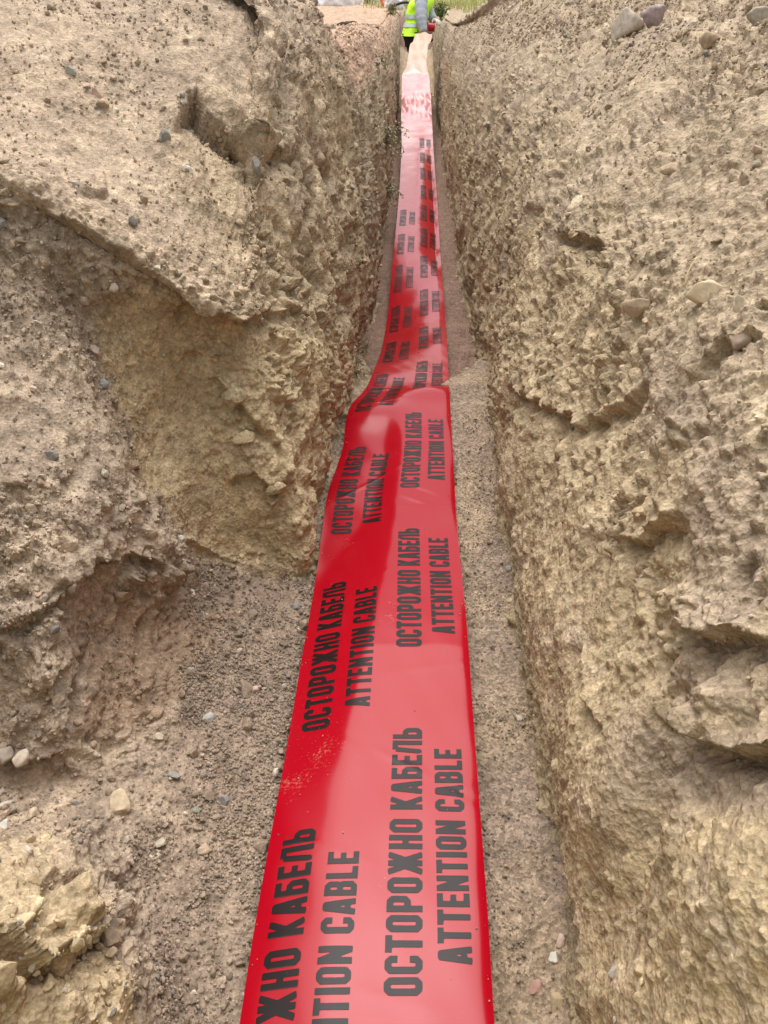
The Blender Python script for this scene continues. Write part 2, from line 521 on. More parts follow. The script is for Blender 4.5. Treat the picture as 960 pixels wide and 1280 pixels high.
# crusts, hollows and clefts, one by one
k = nearw
wob = fbm(P, .05, 3, 210) * 16
h += k * ledge(px, py + wob * .6, [(-120, 190), (0, 226), (60, 262), (115, 290), (160, 318), (212, 352), (250, 388), (300, 402), (345, 398)], .012, 18, .026, 22, .2)
h += k * ledge(px, py + wob * .7, [(130, 330), (190, 352), (235, 388), (275, 408)], .006, 8, .010, 10)
h += k * ledge(px, py + wob * .5, [(96, 236), (118, 243), (136, 240)], .012, 14, .016, 8)
h += k * ledge(px + wob * .5, py + wob, [(210, 172), (232, 128), (246, 118), (262, 140), (300, 168), (340, 186), (368, 200)], .018, 22, .06, 26)
h += k * blob(px, py, 300, 172, 60, 20, 32, -.03)
h += k * blob(px, py, 222, 152, 16, 22, 10, .022)
h += k * ledge(px, py + wob, [(280, 392), (320, 398), (356, 382), (392, 388)], .012, 14, .024, 12)
h += k * blob(px + wob * .4, py, 410, 222, 8, 17, -10, -.07, 2)
h += k * blob(px + wob * .4, py, 378, 270, 6, 14, 5, -.035, 2)
h += k * blob(px, py, 385, 340, 8, 26, 0, -.02)
h += k * blob(px + wob * .4, py, 428, 385, 9, 22, 8, -.045, 1.5)
h += k * blob(px, py, 435, 300, 7, 20, 8, -.03, 1.5)
h += k * ledge(px + wob * .4, py + wob * .8, [(405, 0), (416, 30), (424, 66)], .0, 20, .02, 10)
h += k * ledge(px + wob * .4, py + wob, [(270, 470), (300, 500), (330, 540), (372, 545)], .010, 12, .016, 14)
h += k * ledge(px + wob * .4, py + wob, [(280, 600), (320, 586), (350, 612), (340, 640)], .010, 14, .018, 14)
h += k * ledge(px + wob * .4, py + wob * .6, [(-60, 800), (20, 778), (80, 745), (110, 700), (170, 690), (222, 712)], .014, 20, .022, 20)
h += k * ledge(px + wob * .5, py + wob * .4, [(-60, 945), (40, 950), (92, 935)], .012, 20, .012, 10)
h += k * ledge(px, py + wob * .6, [(150, 800), (120, 850), (92, 880), (88, 930)], .010, 22, -.0, 12)
h += k * ledge(px, py + wob * .3, [(215, 676), (290, 706), (345, 722), (393, 712)], .012, 26, .012, 8, .05)
h += k * blob(px + wob * .35, py, 93, 880, 5, 26, 8, -.045, 1.6)
h += k * blob(px + wob * .35, py, 107, 838, 4, 20, 25, -.03, 1.6)
h += k * blob(px, py, 185, 805, 70, 62, 30, -.014)
h += k * blob(px, py, 205, 905, 26, 9, -30, .014)
h += k * ledge(px, py + wob, [(-60, 1150), (40, 1210), (70, 1200), (118, 1170), (138, 1120)], .028, 42, .030, 22)
h += k * ledge(px, py + wob * .8, [(0, 1180), (30, 1160), (45, 1110), (110, 1090)], .010, 14, .012, 12)
h += k * blob(px + wob * .3, py, 101, 1107, 4, 7, -30, -.02, 1.6)
h += k * blob(px, py, 0, 1225, 40, 22, 0, .02)
h += k * blob(px, py, 150, 1000, 14, 16, 0, .010)
h *= sstep(-.2, .8, VV)
Pd = P + N3 * h[:, None]
# colours of the layers
nlow = fbm(P, .25, 4, 60); nmid = fbm(P, .07, 4, 66); nfin = fbm(P, .022, 3, 70)
c = np.tile(LOOSE * 1.03, (len(P), 1))
c = mix(c, PINK, sstep(7.7, 8.4, VV) * .8)
far_pink = sstep(3.2, 3.8, P[:, 1]) * sstep(7.0, 7.6, VV)
c = mix(c, np.array([.40, .27, .19]), far_pink)
c = mix(c, TAN * .97, in_poly(jx, jy, [(230, 180), (400, 60), (500, 60), (500, 300), (440, 520), (300, 420), (250, 340)], 40) * .40 * nearw)
lowslope = (1 - sstep(7.4, 7.9, VV)) * (1 - sstep(7.0, 7.6, UU)) * nearw
c = mix(c, CLOD, lowslope * .9)
c = mix(c, TAN, tanface * .92)
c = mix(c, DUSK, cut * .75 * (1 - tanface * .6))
c = mix(c, GRIT * .90, gravel)
c = mix(c, PINK * .95, sand)
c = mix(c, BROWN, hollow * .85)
c = mix(c, TAN * 1.05, boulder * .85)
c = mix(c, CLOD * .9, sstep(.05, .35, nlow) * .5 * (1 - tanface) * (1 - gravel))
c = mix(c, PALE, sstep(.18, .45, nmid) * .30 * (1 - gravel) * (1 - hollow))
c *= (1 + .30 * nmid + .25 * nfin)[:, None]
print('LEFT', len(Pd), GL.shape)
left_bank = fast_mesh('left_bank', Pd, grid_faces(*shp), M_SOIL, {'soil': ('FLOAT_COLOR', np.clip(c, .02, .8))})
tag(left_bank, kind='structure')
CLf, lowslope_w, gravel_w, tan_w, up_w = c, lowslope, gravel, tanface, up_slope
SURF = {'L': dict(P=Pd, px=project(Pd)[0], py=project(Pd)[1], t=project(Pd)[2], N=N3, shp=shp)}

# ---- right bank
R_ST = []
def right(Y, xb, prof, far):
    zf = float(floor_z(Y)) if Y > 1 else -.012
    row = [W(.03, Y, zf - .12), W(xb, Y, zf - .005)]
    row += [W(xb + dx, Y + dy, z) for dx, dy, z in prof]
    row.append(far)
    R_ST.append(row)
def rprof(Y, k=1.0, heap=1.0):
    zf = float(floor_z(Y)) if Y > 1 else 0.0
    zg = float(grade_z(Y))
    d = zg - zf
    pr = []
    for dx, f in ((.014, .15), (.035, .31), (.068, .48), (.112, .65), (.175, .80), (.265, .925)):
        pr.append((dx * k, 0, zf + d * f))
    pr.append((.40 * k, .03, zg + .05 * heap))
    pr.append((.64 * k, .06, zg + .19 * heap))
    pr.append((1.1 * k, .1, zg + .37 * heap))
    return pr
for Y, xb, k, hp in ((-.35, .20, 1, 1), (.2, .198, 1, 1), (.45, .205, 1, 1), (.7, .216, 1, 1), (.95, .214, 1, 1), (1.2, .221, 1, 1), (1.5, .212, 1, 1.0), (1.85, .222, 1, 1),
                     (2.3, .243, 1, 1), (2.9, .262, 1, 1.05), (3.8, .265, .95, 1.15), (5.0, .262, .8, 1.2), (6.6, .255, .6, 1.1),
                     (8.2, .26, .45, .55), (10.5, .27, .4, .25), (13, .30, .4, .1), (16.5, .3, .4, .05), (24, .3, .4, 0)):
    zg = float(grade_z(Y))
    right(Y, xb, rprof(Y, k, hp), W(3.0 + .3 * Y, Y + .3, zg + .05 + .42 * hp))
CR = np.array(R_ST)
GR, uR, vR = sheet(CR, (-1, 0, 1))
NR = grid_normals(GR, (-1, 0, 1))
shpR = GR.shape[:2]
P = GR.reshape(-1, 3); N3 = NR.reshape(-1, 3)
px, py, t = project(P)
VV = np.broadcast_to(vR[None, :], shpR).ravel()
jx = px + fbm(P, .09, 3, 301) * 30; jy = py + fbm(P, .09, 3, 305) * 30
nearw = 1 - sstep(2.4, 3.2, P[:, 1])
lowface = in_poly(jx, jy, [(640, 560), (720, 640), (760, 700), (800, 860), (860, 960), (980, 1010), (980, 1320), (720, 1320), (690, 1000), (640, 760)], 30) * nearw
smoothp = in_poly(jx, jy, [(880, 990), (980, 1040), (980, 1320), (760, 1320), (800, 1120)], 40) * nearw
midgrey = in_poly(jx, jy, [(790, 880), (860, 930), (980, 920), (980, 1010), (880, 1000), (810, 1000)], 20) * nearw
heapz = sstep(7.2, 8.4, VV)
rough = np.clip(.88 - .35 * lowface + .30 * heapz, 0, 1.5)
smoothz = np.clip(.62 * lowface * (1 - .8 * midgrey) + .15 * smoothp, 0, 1)
streak = np.clip((1 - sstep(5.4, 6.8, VV)) * (.22 + .6 * sstep(1.6, 2.4, P[:, 1])) * (1 - .6 * smoothp), 0, 1)
h = roughen(P, t, rough, smoothz, streak, 500)
wob = fbm(P, .05, 3, 310) * 18
k = nearw
h += k * ledge(px, py + wob, [(770, 662), (800, 672), (830, 655), (852, 640)], .016, 24, .030, 20)
h += k * ledge(px, py + wob, [(700, 300), (722, 286), (748, 296), (760, 330)], .016, 18, .040, 24)
h += k * ledge(px, py + wob, [(850, 762), (880, 780), (900, 790), (980, 800)], .022, 20, .034, 26)
h += k * ledge(px, py + wob, [(850, 890), (900, 935), (960, 940), (1010, 930)], .020, 30, .040, 26)
h += k * ledge(px, py + wob, [(640, 480), (680, 500), (720, 520), (760, 500), (800, 470)], .014, 22, .026, 24)
h += k * ledge(px, py + wob, [(860, 480), (900, 430), (960, 420)], .014, 20, .022, 22)
h += k * blob(px, py, 745, 990, 62, 120, -18, .030)           # proud rib low on the wall
h += k * blob(px, py, 715, 830, 40, 90, -14, .018)
h += k * blob(px + wob * .3, py, 812, 1010, 22, 130, 12, -.042)   # gully beside it
h += k * ledge(px + wob * .3, py, [(736, 800), (744, 860), (760, 905), (784, 930)], .006, 14, .020, 12)
h += k * blob(px, py, 905, 870, 26, 24, 0, .022)
h += k * blob(px, py, 900, 1120, 80, 110, 0, .024)
h += k * blob(px + wob * .3, py, 645, 700, 10, 60, -8, -.012)
h += k * ledge(px + wob * .3, py, [(690, 1000), (725, 1130), (735, 1290)], .010, 20, .006, 10)
h *= sstep(-.2, .8, VV)
Pd = P + N3 * h[:, None]
nlow = fbm(P, .25, 4, 360); nmid = fbm(P, .07, 4, 366); nfin = fbm(P, .022, 3, 370)
c = np.tile(LOOSE, (len(P), 1))
c = mix(c, TAN * .95, (1 - sstep(4.2, 6.2, VV + nlow * 2.5)) * .65)
c = mix(c, TAN * .98, lowface * .65)
c = mix(c, TAN * 1.05, smoothp * .5)
c = mix(c, CLOD * .9, midgrey * .8)
c = mix(c, CLOD * .86, in_poly(jx, jy, [(790, 900), (830, 930), (800, 1010), (770, 1060), (790, 980)], 20) * .7 * nearw)
c = mix(c, CLOD * .9, sstep(.12, .30, nmid) * .5 * lowface)
c = mix(c, CLOD * .95, sstep(.05, .35, nlow) * .5 * (1 - lowface * .5))
c = mix(c, PALE, sstep(.18, .45, nmid) * .30)
c *= (1 + .30 * nmid + .25 * nfin)[:, None]
print('RIGHT', len(Pd))
right_bank = fast_mesh('right_bank', Pd, grid_faces(*shpR), M_SOIL, {'soil': ('FLOAT_COLOR', np.clip(c, .02, .8))})
tag(right_bank, kind='structure')
c_right, heap_w, low_w = c, heapz, lowface
a, b_, t_ = project(Pd)
SURF['R'] = dict(P=Pd, px=a, py=b_, t=t_, N=N3, shp=shpR)

# ---- trench floor
ys = [-.5]
while ys[-1] < 18: ys.append(ys[-1] + max(.0035, .0024 * max(ys[-1], 0) ** 1.5) if ys[-1] > .2 else ys[-1] + .012)
ys = np.array(ys)
xs = np.concatenate([np.arange(-.62, -.33, .006), np.arange(-.33, .32, .0038)])
X, Y = np.meshgrid(xs, ys, indexing='ij')
ed = .05 * fbm(np.stack([X.ravel(), Y.ravel() * .3, 0 * X.ravel()], 1), .12, 3, 77).reshape(X.shape)
stepline = 2.22 + (X - .1) * 1.3 * (X > 0) + ed
Z = floor_z(Y)
drop = sstep(0, .03, Y - stepline)
Z = np.where(Y < 3.0, -.014 - drop * .125 - .045 * np.clip((Y - stepline) / .7, 0, 1), np.minimum(Z, Z))
Z = np.where(Y >= 3.0, floor_z(Y) * sstep(3.0, 3.4, Y) + (-.192) * (1 - sstep(3.0, 3.4, Y)), Z)
P = np.stack([X.ravel(), Y.ravel(), Z.ravel()], 1)
px, py, t = project(P)
cell = t / 770 * 1.7
def wf(s): return sstep(1.0, 2.6, s / cell)
f1, f2, idv = worley(P, .013, 81)
g1 = np.sqrt(np.clip(1 - (f1 / .55) ** 2, 0, 1)) * idv ** 2 * .006 * wf(.013)
f1, f2, id2 = worley(P, .0065, 82)
g2 = np.sqrt(np.clip(1 - (f1 / .58) ** 2, 0, 1)) * id2 * .0028 * wf(.0065)
hh = fbm(P, .16, 4, 83) * .022 + g1 + g2 + perlin(P, .02, 85) * .004 * wf(.02)
# drag rut beside the tape, and heaps against the walls
hh += -.012 * np.exp(-((P[:, 0] - .135) / .03) ** 2) * sstep(.9, 1.1, P[:, 1]) * (1 - sstep(1.15, 1.35, P[:, 1]))
hh += .022 * sstep(.15, .24, P[:, 0]) * (1 - sstep(1.8, 2.2, P[:, 1]))
under = np.exp(-((P[:, 0] + .06) / .13) ** 4)
hh = hh * (1 - .85 * under) - .022 * under
P[:, 2] += hh
nl = fbm(P, .2, 4, 87); nm = fbm(P, .05, 3, 88)
c = np.tile(GRIT, (len(P), 1))
c = mix(c, np.array([.33, .245, .165]), sstep(-.2, .3, nl) * .8)
c = mix(c, np.array([.19, .115, .085]), sstep(2.20, 2.30, P[:, 1] - np.clip(P[:, 0] - .1, 0, 1) * 1.3) * .85)  # shade and red bounce off the tape past the step, put into the soil colour
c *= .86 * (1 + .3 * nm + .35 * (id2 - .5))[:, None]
print('FLOOR', len(P))
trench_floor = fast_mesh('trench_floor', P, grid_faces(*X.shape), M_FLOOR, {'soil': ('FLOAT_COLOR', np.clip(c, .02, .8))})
tag(trench_floor, kind='structure')
NF = grid_normals(P.reshape(X.shape + (3,)), (0, 0, 1)).reshape(-1, 3)
SURF['F'] = dict(P=P, px=px, py=py, t=project(P)[2], N=NF, shp=X.shape)

def surface_at(x, y, which=None):
    """nearest point of the built ground seen at a survey pixel: position and normal"""
    best = None
    for kx, s in SURF.items():
        if which and kx not in which: continue
        d = (s['px'] - x) ** 2 + (s['py'] - y) ** 2
        ok = np.where(d < 9.0)[0]
        if len(ok) == 0: ok = np.array([int(np.argmin(d))])
        i = ok[np.argmin(s['t'][ok])]
        cand = (d[i] > 200, s['t'][i], s['P'][i], s['N'][i])
        if best is None or cand[:2] < best[:2]: best = cand
    return best[2], best[3], best[1]
# ------------------------------------------------------------------ the warning tape
def tape_z(Y):
    return np.interp(Y, [-1, 2.0, 2.17, 2.75, 3.33, 3.9, 5, 6.5, 8.0, 8.5, 9.0, 10.0, 10.8, 11.7],
                     [0, 0, -.014, -.115, -.215, -.222, -.215, -.205, -.19, -.13, .0, .16, .27, .40])
def row_depth(y, x=520):
    r = ray(x, y)
    ts = np.linspace(.7, 14, 6000)
    f = CAM_H + r[2] * ts - tape_z(r[1] * ts)
    k = np.where(f <= 0)[0]
    return ts[k[0]] if len(k) else 12.0
T_ROWS = [(1420, 281, 623), (1280, 303, 613), (1180, 318, 607.5), (1100, 332, 602), (960, 357, 592), (820, 379.5, 583), (700, 398, 573), (640, 406, 569), (612, 411, 568),
          (585, 420, 566.5), (556, 429, 565), (530, 432, 563.5), (508, 439, 562.5), (488, 455, 561.5), (465, 466, 560.5), (440, 474, 559), (400, 482.5, 556),
          (360, 487.5, 553.5), (320, 491.5, 551), (280, 495.5, 549), (240, 499, 546.5), (205, 501, 543.5), (180, 502, 541.5), (150, 501.5, 540), (120, 502, 538.5),
          (100, 502.5, 536.5), (88, 503.5, 535), (82, 508.5, 533), (70, 510, 533.5), (58, 513.5, 536), (48, 518, 540), (40, 522, 541)]
tl, tr = [], []
for (y, xl, xr) in T_ROWS:
    t = row_depth(y)
    tl.append(at_t(xl, y, t)); tr.append(at_t(xr, y, t))
tl, tr = np.array(tl), np.array(tr)
mid_ = (tl + tr) / 2
arc = np.concatenate([[0], np.cumsum(np.linalg.norm(np.diff(mid_, axis=0), axis=1))])
arc = arc - np.interp(.438, mid_[:10, 1], arc[:10]) + .438           # arc length reads as metres along the trench near the camera

def herm(x, xp, fp):
    """smooth interpolation through the surveyed edge points"""
    xp = np.asarray(xp); fp = np.asarray(fp)
    d = np.diff(fp, axis=0) / np.diff(xp)[:, None]
    m = np.zeros_like(fp)
    m[1:-1] = (d[:-1] + d[1:]) / 2
    m[0], m[-1] = d[0], d[-1]
    i = np.clip(np.searchsorted(xp, x) - 1, 0, len(xp) - 2)
    h = xp[i + 1] - xp[i]
    t = ((x - xp[i]) / h)[:, None]
    h = h[:, None]
    return (2 * t**3 - 3 * t**2 + 1) * fp[i] + (t**3 - 2 * t**2 + t) * h * m[i] + (-2 * t**3 + 3 * t**2) * fp[i + 1] + (t**3 - t**2) * h * m[i + 1]

def bump2(u, v, u0, v0, ru, rv, a):
    return a * np.exp(-((u - u0) / ru) ** 2 - ((v - v0) / rv) ** 2)

def tape_height(u, v):
    """the film lies on uneven gravel: how far it stands above the straight line between its edges (m)"""
    u0 = np.interp(v, [-.2, .25, .6, .9, 1.2, 1.45, 1.75, 2.05, 2.3], [.36, .34, .28, .36, .46, .54, .56, .50, .45])     # top of the shoulder
    wid = np.interp(v, [-.2, 1.0, 1.25, 1.5, 2.3], [.60, .60, .40, .15, .15])
    A = np.interp(v, [-.2, .9, 1.3, 1.8, 2.1, 2.3], [.26, .25, .27, .26, .16, .0])
    w = .022
    def sp(x): return w * np.logaddexp(0, x / w)
    h = .30 * A * (sp(u - (u0 - wid)) - sp(u - u0))                     # slopes down towards the left wall
    near = 1 - sstep(2.2, 2.5, v)
    h = h + near * (.004 * (1 - ((u - .6) / .6) ** 2)) - near * .30 * .22 * (.012 * np.logaddexp(0, (u - .972) / .012))
    h = h + bump2(u, v, .25, 1.98, .30, .09, .014) + bump2(u, v, .80, 2.13, .30, .06, .012) - bump2(u, v, .45, 2.26, .40, .09, .010)
    far = sstep(2.3, 2.8, v)
    h = h + far * (.007 * np.sin(v * 1.7 + 2.0 * u) - .012 * (u - .5) ** 2)
    h = h + far * .0025 * np.sin((v * 9.0 - u * 5.0)) * sstep(.45, .9, u) * (1 - sstep(4.5, 5.5, v))
    rt = sstep(3.9, 4.5, v) * (1 - sstep(6.8, 7.8, v))
    h = h - rt * .11 * np.clip(u - .38, 0, .52) ** 2 + rt * .010 * np.clip(u - .9, 0, 1) / .1
    eg = np.exp(-u / .05) * np.sin(v * 7.3 + 1.0) * np.sin(v * 2.9) + np.exp(-(1 - u) / .04) * np.sin(v * 8.7) * np.sin(v * 3.3 + .6)
    h = h + .0035 * eg * near
    h = h + .0007 * np.exp(-((np.mod(v * 1.0 + .18 * u + .37, .83) - .4) / .006) ** 2) * np.sin(u * 9 + v * 3)
    h = h + sstep(2.3, 2.95, v) * (1 - sstep(3.5, 4.2, v)) * (.036 * (u - .5) - .05 * np.clip(u - .9, 0, 1))
    cr = np.exp(-((v - 8.9) / .34) ** 2)
    h = h + cr * (.030 * np.abs(np.sin(v * 11 + u * 5 + .8 * np.sin(u * 7))) + .022 * np.abs(np.sin(v * 7 - u * 9)) - .025 + .010 * np.sin(u * 21 + v * 9))
    rise = sstep(9.3, 9.9, v)
    for (uc, vc, sl, ln, am) in ((.8, .95, .10, .25, .0007), (.2, .62, -.2, .22, .0008), (.6, 1.25, .35, .3, .0007), (.35, 1.62, .5, .22, .0012), (.82, 1.9, .25, .2, .001), (.55, .42, -.12, .3, .0005),
                                 (.15, 1.18, .3, .15, .001), (.7, 1.52, -.3, .2, .0008), (.3, 2.05, .2, .3, .0016), (.9, .70, .4, .1, .0008), (.45, 2.2, .15, .4, .0014)):
        h = h + am * np.exp(-np.abs(v - vc - sl * (u - uc) * .6) / .006) * np.exp(-((u - uc) / ln) ** 2)
    h = h + rise * (.025 * np.sin(u * 7 + v * 3.0) * np.sin(v * 6.3 + 1) + .02 * np.abs(np.sin(v * 4.4)))
    h = h + .00025 * np.sin(v * 46 + u * 11) * np.sin(u * 17 + 1.7) + .0004 * np.sin(v * 21 - u * 9)
    return h

def tape_pos(u, v, lift=0.0):
    u = np.asarray(u, float); v = np.asarray(v, float)
    L_ = herm(v, arc, tl); R_ = herm(v, arc, tr)
    p = L_ * (1 - u)[:, None] + R_ * u[:, None]
    # the film's normal, close to up in the trench, leaning back where it climbs
    e = .01
    dv = (herm(v + e, arc, mid_) - herm(v - e, arc, mid_))
    dx = R_ - L_
    n = np.cross(dx, dv); n /= np.linalg.norm(n, axis=1, keepdims=True)
    return p + n * (tape_height(u, v) + lift)[:, None]

# film, with the print laid on it as ink of its own material
def tape_mat():
    m, nt, b, N, L = new_mat('red_film')
    tc = N.new('ShaderNodeTexCoord')
    du = N.new('ShaderNodeAttribute'); du.attribute_name = 'dust'
    n1 = N.new('ShaderNodeTexNoise'); n1.inputs['Scale'].default_value = 190; n1.inputs['Detail'].default_value = 6; n1.inputs['Roughness'].default_value = .7
    n2 = N.new('ShaderNodeTexNoise'); n2.inputs['Scale'].default_value = 9; n2.inputs['Detail'].default_value = 5
    L.new(tc.outputs['Object'], n1.inputs['Vector']); L.new(tc.outputs['Object'], n2.inputs['Vector'])
    a = N.new('ShaderNodeMath'); a.operation = 'MULTIPLY'
    L.new(n1.outputs['Fac'], a.inputs[0]); L.new(n2.outputs['Fac'], a.inputs[1])
    s = N.new('ShaderNodeMath'); s.operation = 'ADD'
    L.new(a.outputs[0], s.inputs[0]); L.new(du.outputs['Fac'], s.inputs[1])
    mr = N.new('ShaderNodeMapRange'); mr.inputs['From Min'].default_value = .36; mr.inputs['From Max'].default_value = .62
    mr.inputs['To Min'].default_value = 0.0; mr.inputs['To Max'].default_value = .8
    L.new(s.outputs[0], mr.inputs['Value'])
    mx = N.new('ShaderNodeMix'); mx.data_type = 'RGBA'
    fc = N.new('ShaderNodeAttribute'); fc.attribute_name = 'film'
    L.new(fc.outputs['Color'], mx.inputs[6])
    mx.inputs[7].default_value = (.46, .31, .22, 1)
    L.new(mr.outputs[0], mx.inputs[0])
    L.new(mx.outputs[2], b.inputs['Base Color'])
    r = N.new('ShaderNodeMapRange'); r.inputs['To Min'].default_value = .17; r.inputs['To Max'].default_value = .55
    L.new(mr.outputs[0], r.inputs['Value'])
    L.new(r.outputs[0], b.inputs['Roughness'])
    b.inputs['IOR'].default_value = 1.345
    bp = N.new('ShaderNodeBump'); bp.inputs['Strength'].default_value = .06; bp.inputs['Distance'].default_value = .001
    L.new(n2.outputs['Fac'], bp.inputs['Height'])
    L.new(bp.outputs[0], b.inputs['Normal'])
    return m
M_TAPE = tape_mat()
M_INK, _nt, _b, _N, _L = new_mat('black_ink')
_b.inputs['Base Color'].default_value = (.010, .006, .006, 1)
_b.inputs['Specular IOR Level'].default_value = .32
_b.inputs['Roughness'].default_value = .32
_b.inputs['IOR'].default_value = 1.345

# letters: strokes of a condensed grotesque with cut corners, outlined by marching squares
TH = .185
def glyphs():
    a = TH / 2
    y0, y1, c = a, 1 - a, .075
    def box(w): return a, w - a
    G = {}
    w = .47
    x0, x1 = box(w)
    octo = [(x0, y0 + c), (x0 + c, y0), (x1 - c, y0), (x1, y0 + c), (x1, y1 - c), (x1 - c, y1), (x0 + c, y1), (x0, y1 - c), (x0, y0 + c)]
    G['O'] = (w, [octo])
    G['C'] = (w, [[(x1, .66), (x1, y1 - c), (x1 - c, y1), (x0 + c, y1), (x0, y1 - c), (x0, y0 + c), (x0 + c, y0), (x1 - c, y0), (x1, y0 + c), (x1, .34)]])
    G['T'] = (.45, [[(0, y1), (.45, y1)], [(.225, 0), (.225, 1)]])
    G['P'] = (w, [[(x0, 0), (x0, 1)], [(x0, y1), (x1 - c, y1), (x1, y1 - c), (x1, .42 + c), (x1 - c, .42), (x0, .42)]])
    G['Zh'] = (.74, [[(.37, 0), (.37, 1)], [(.09, 0), (.28, .5), (.09, 1)], [(.65, 0), (.46, .5), (.65, 1)], [(.26, .5), (.48, .5)]])
    G['H'] = (w, [[(x0, 0), (x0, 1)], [(x1, 0), (x1, 1)], [(x0, .5), (x1, .5)]])
    G['K'] = (.50, [[(x0, 0), (x0, 1)], [(.40, 1), (.20, .52)], [(.18, .56), (.41, 0)]])
    G['A'] = (.50, [[(.085, 0), (.20, 1 - a), (.30, 1 - a), (.415, 0)], [(.13, .24), (.37, .24)]])
    G['Be'] = (w, [[(x0, 0), (x0, 1)], [(x0, y1), (w - .03, y1)], [(x0, .57), (x1 - c, .57), (x1, .57 - c), (x1, y0 + c), (x1 - c, y0), (x0, y0)]])
    G['E'] = (.42, [[(x0, 0), (x0, 1)], [(x0, y1), (.42, y1)], [(x0, .5), (.38, .5)], [(x0, y0), (.42, y0)]])
    G['El'] = (.52, [[(0, y0), (.07, y0 + .02), (.15, y1 - .02)], [(.15, y1), (.43, y1)], [(.43, 0), (.43, 1)]])
    G['Sf'] = (w, [[(x0, 0), (x0, 1)], [(x0, .57), (x1 - c, .57), (x1, .57 - c), (x1, y0 + c), (x1 - c, y0), (x0, y0)]])
    G['N'] = (.50, [[(x0, 0), (x0, 1)], [(.50 - a, 0), (.50 - a, 1)], [(x0 + .01, .92), (.49 - a, .08)]])
    G['I'] = (.19, [[(.095, 0), (.095, 1)]])
    G['B'] = (w, [[(x0, 0), (x0, 1)], [(x0, y1), (x1 - c, y1), (x1 - .01, y1 - c), (x1 - .01, .53 + c), (x1 - c, .52)], [(x0, .52), (x1 - c, .52), (x1, .52 - c), (x1, y0 + c), (x1 - c, y0), (x0, y0)]])
    G['L'] = (.41, [[(x0, 0), (x0, 1)], [(x0, y0), (.41, y0)]])
    return G
GLY = glyphs()
def glyph_cells(name, cell=.030):
    w, strokes = GLY[name]
    nx = int(round(w / cell)) + 3; ny = int(round(1 / cell)) + 3
    gx = (np.arange(nx) - 1) * cell; gy = np.linspace(-cell, 1 + cell, ny)
    X, Y = np.meshgrid(gx, gy, indexing='ij')
    D = np.full(X.shape, 9.0)
    for st in strokes:
        st = np.array(st, float)
        for i in range(len(st) - 1):
            p, q = st[i], st[i + 1]
            d = q - p; Ln = np.hypot(*d); d = d / Ln
            lx = (X - p[0]) * d[0] + (Y - p[1]) * d[1]
            ly = -(X - p[0]) * d[1] + (Y - p[1]) * d[0]
            box_ = np.maximum(np.abs(lx - Ln / 2) - Ln / 2, np.abs(ly) - TH / 2)
            D = np.minimum(D, box_)
            if 0 < i < len(st) - 1 or (i == 0 and np.allclose(st[0], st[-1])):
                D = np.minimum(D, np.hypot(X - p[0], Y - p[1]) - TH / 2)
    D = np.maximum(D, np.maximum(-Y, Y - 1))
    V, F, key = [], [], {}
    def vid(k, p):
        if k not in key: key[k] = len(V); V.append(p)
        return key[k]
    for i in range(nx - 1):
        for j in range(ny - 1):
            cs = [(i, j), (i + 1, j), (i + 1, j + 1), (i, j + 1)]
            poly = []
            for k in range(4):
                a_, b_ = cs[k], cs[(k + 1) % 4]
                da, db = D[a_], D[b_]
                if da <= 0: poly.append(vid(a_, (gx[a_[0]], gy[a_[1]])))
                if (da <= 0) != (db <= 0):
                    s = da / (da - db)
                    poly.append(vid(('e',) + tuple(sorted((a_, b_))), (gx[a_[0]] + s * (gx[b_[0]] - gx[a_[0]]), gy[a_[1]] + s * (gy[b_[1]] - gy[a_[1]]))))
            if len(poly) >= 3: F.append(poly)
    return w, np.array(V), F
LINES = (['O', 'C', 'T', 'O', 'P', 'O', 'Zh', 'H', 'O', ' ', 'K', 'A', 'Be', 'E', 'El', 'Sf'],
         ['A', 'T', 'T', 'E', 'N', 'T', 'I', 'O', 'N', ' ', 'C', 'A', 'B', 'L', 'E'])
cache = {}
def line_cells(line, cell):
    x, V, F = 0.0, [], []
    for ch in line:
        if ch == ' ': x += .26; continue
        if (ch, cell) not in cache: cache[(ch, cell)] = glyph_cells(ch, cell)
        w, v, f = cache[(ch, cell)]
        o = sum(len(q) for q in V)
        V.append(v + np.array([x, 0])); F += [[k + o for k in q] for q in f]
        x += w + .085
    V = np.concatenate(V)
    V[:, 0] /= (x - .085)
    return V, F

TV, TF, TM = [], [], []
us = np.linspace(0, 1, 97)
vs = np.concatenate([np.arange(arc[0], 2.6, .006), np.arange(2.6, arc[-1], .03)])
U, Vg = np.meshgrid(us, vs, indexing='ij')
edge = (.004 * np.sin(Vg * 5.1) + .003 * np.sin(Vg * 13.7))
TP = tape_pos(U.ravel(), Vg.ravel())
tape_faces = grid_faces(*U.shape)
n_film = len(TP)
dust = -.06 + .40 * sstep(9.7, 10.6, Vg) + .06 * sstep(8.2, 9.4, Vg)
dust = dust + .14 * np.exp(-((Vg - .77 - .25 * (U - .2)) / .045) ** 2 - ((U - .12) / .16) ** 2) + .05 * np.exp(-((Vg - 1.3) / .3) ** 2 - ((U - .3) / .4) ** 2)
dust = dust + .30 * np.exp(-((Vg - 10.05) / .10) ** 2)
dust = dust.ravel()
allV = [TP]; allF = [list(map(int, f)) for f in tape_faces]; mats = [0] * len(allF); off = n_film
period = .5765
def print_line(line, u_base, v0, length, height, cell):
    global off
    V, F = line_cells(line, cell)
    v = v0 + V[:, 0] * length
    u = u_base - V[:, 1] * height / .30
    if v.min() < arc[0] + .01:
        keep = v > arc[0] + .01
        F = [f for f in F if all(keep[k] for k in f)]
    allV.append(tape_pos(u, np.clip(v, arc[0], arc[-1]), .0005))
    allF.extend([[k + off for k in f] for f in F]); mats.extend([1] * len(F))
    off += len(V)
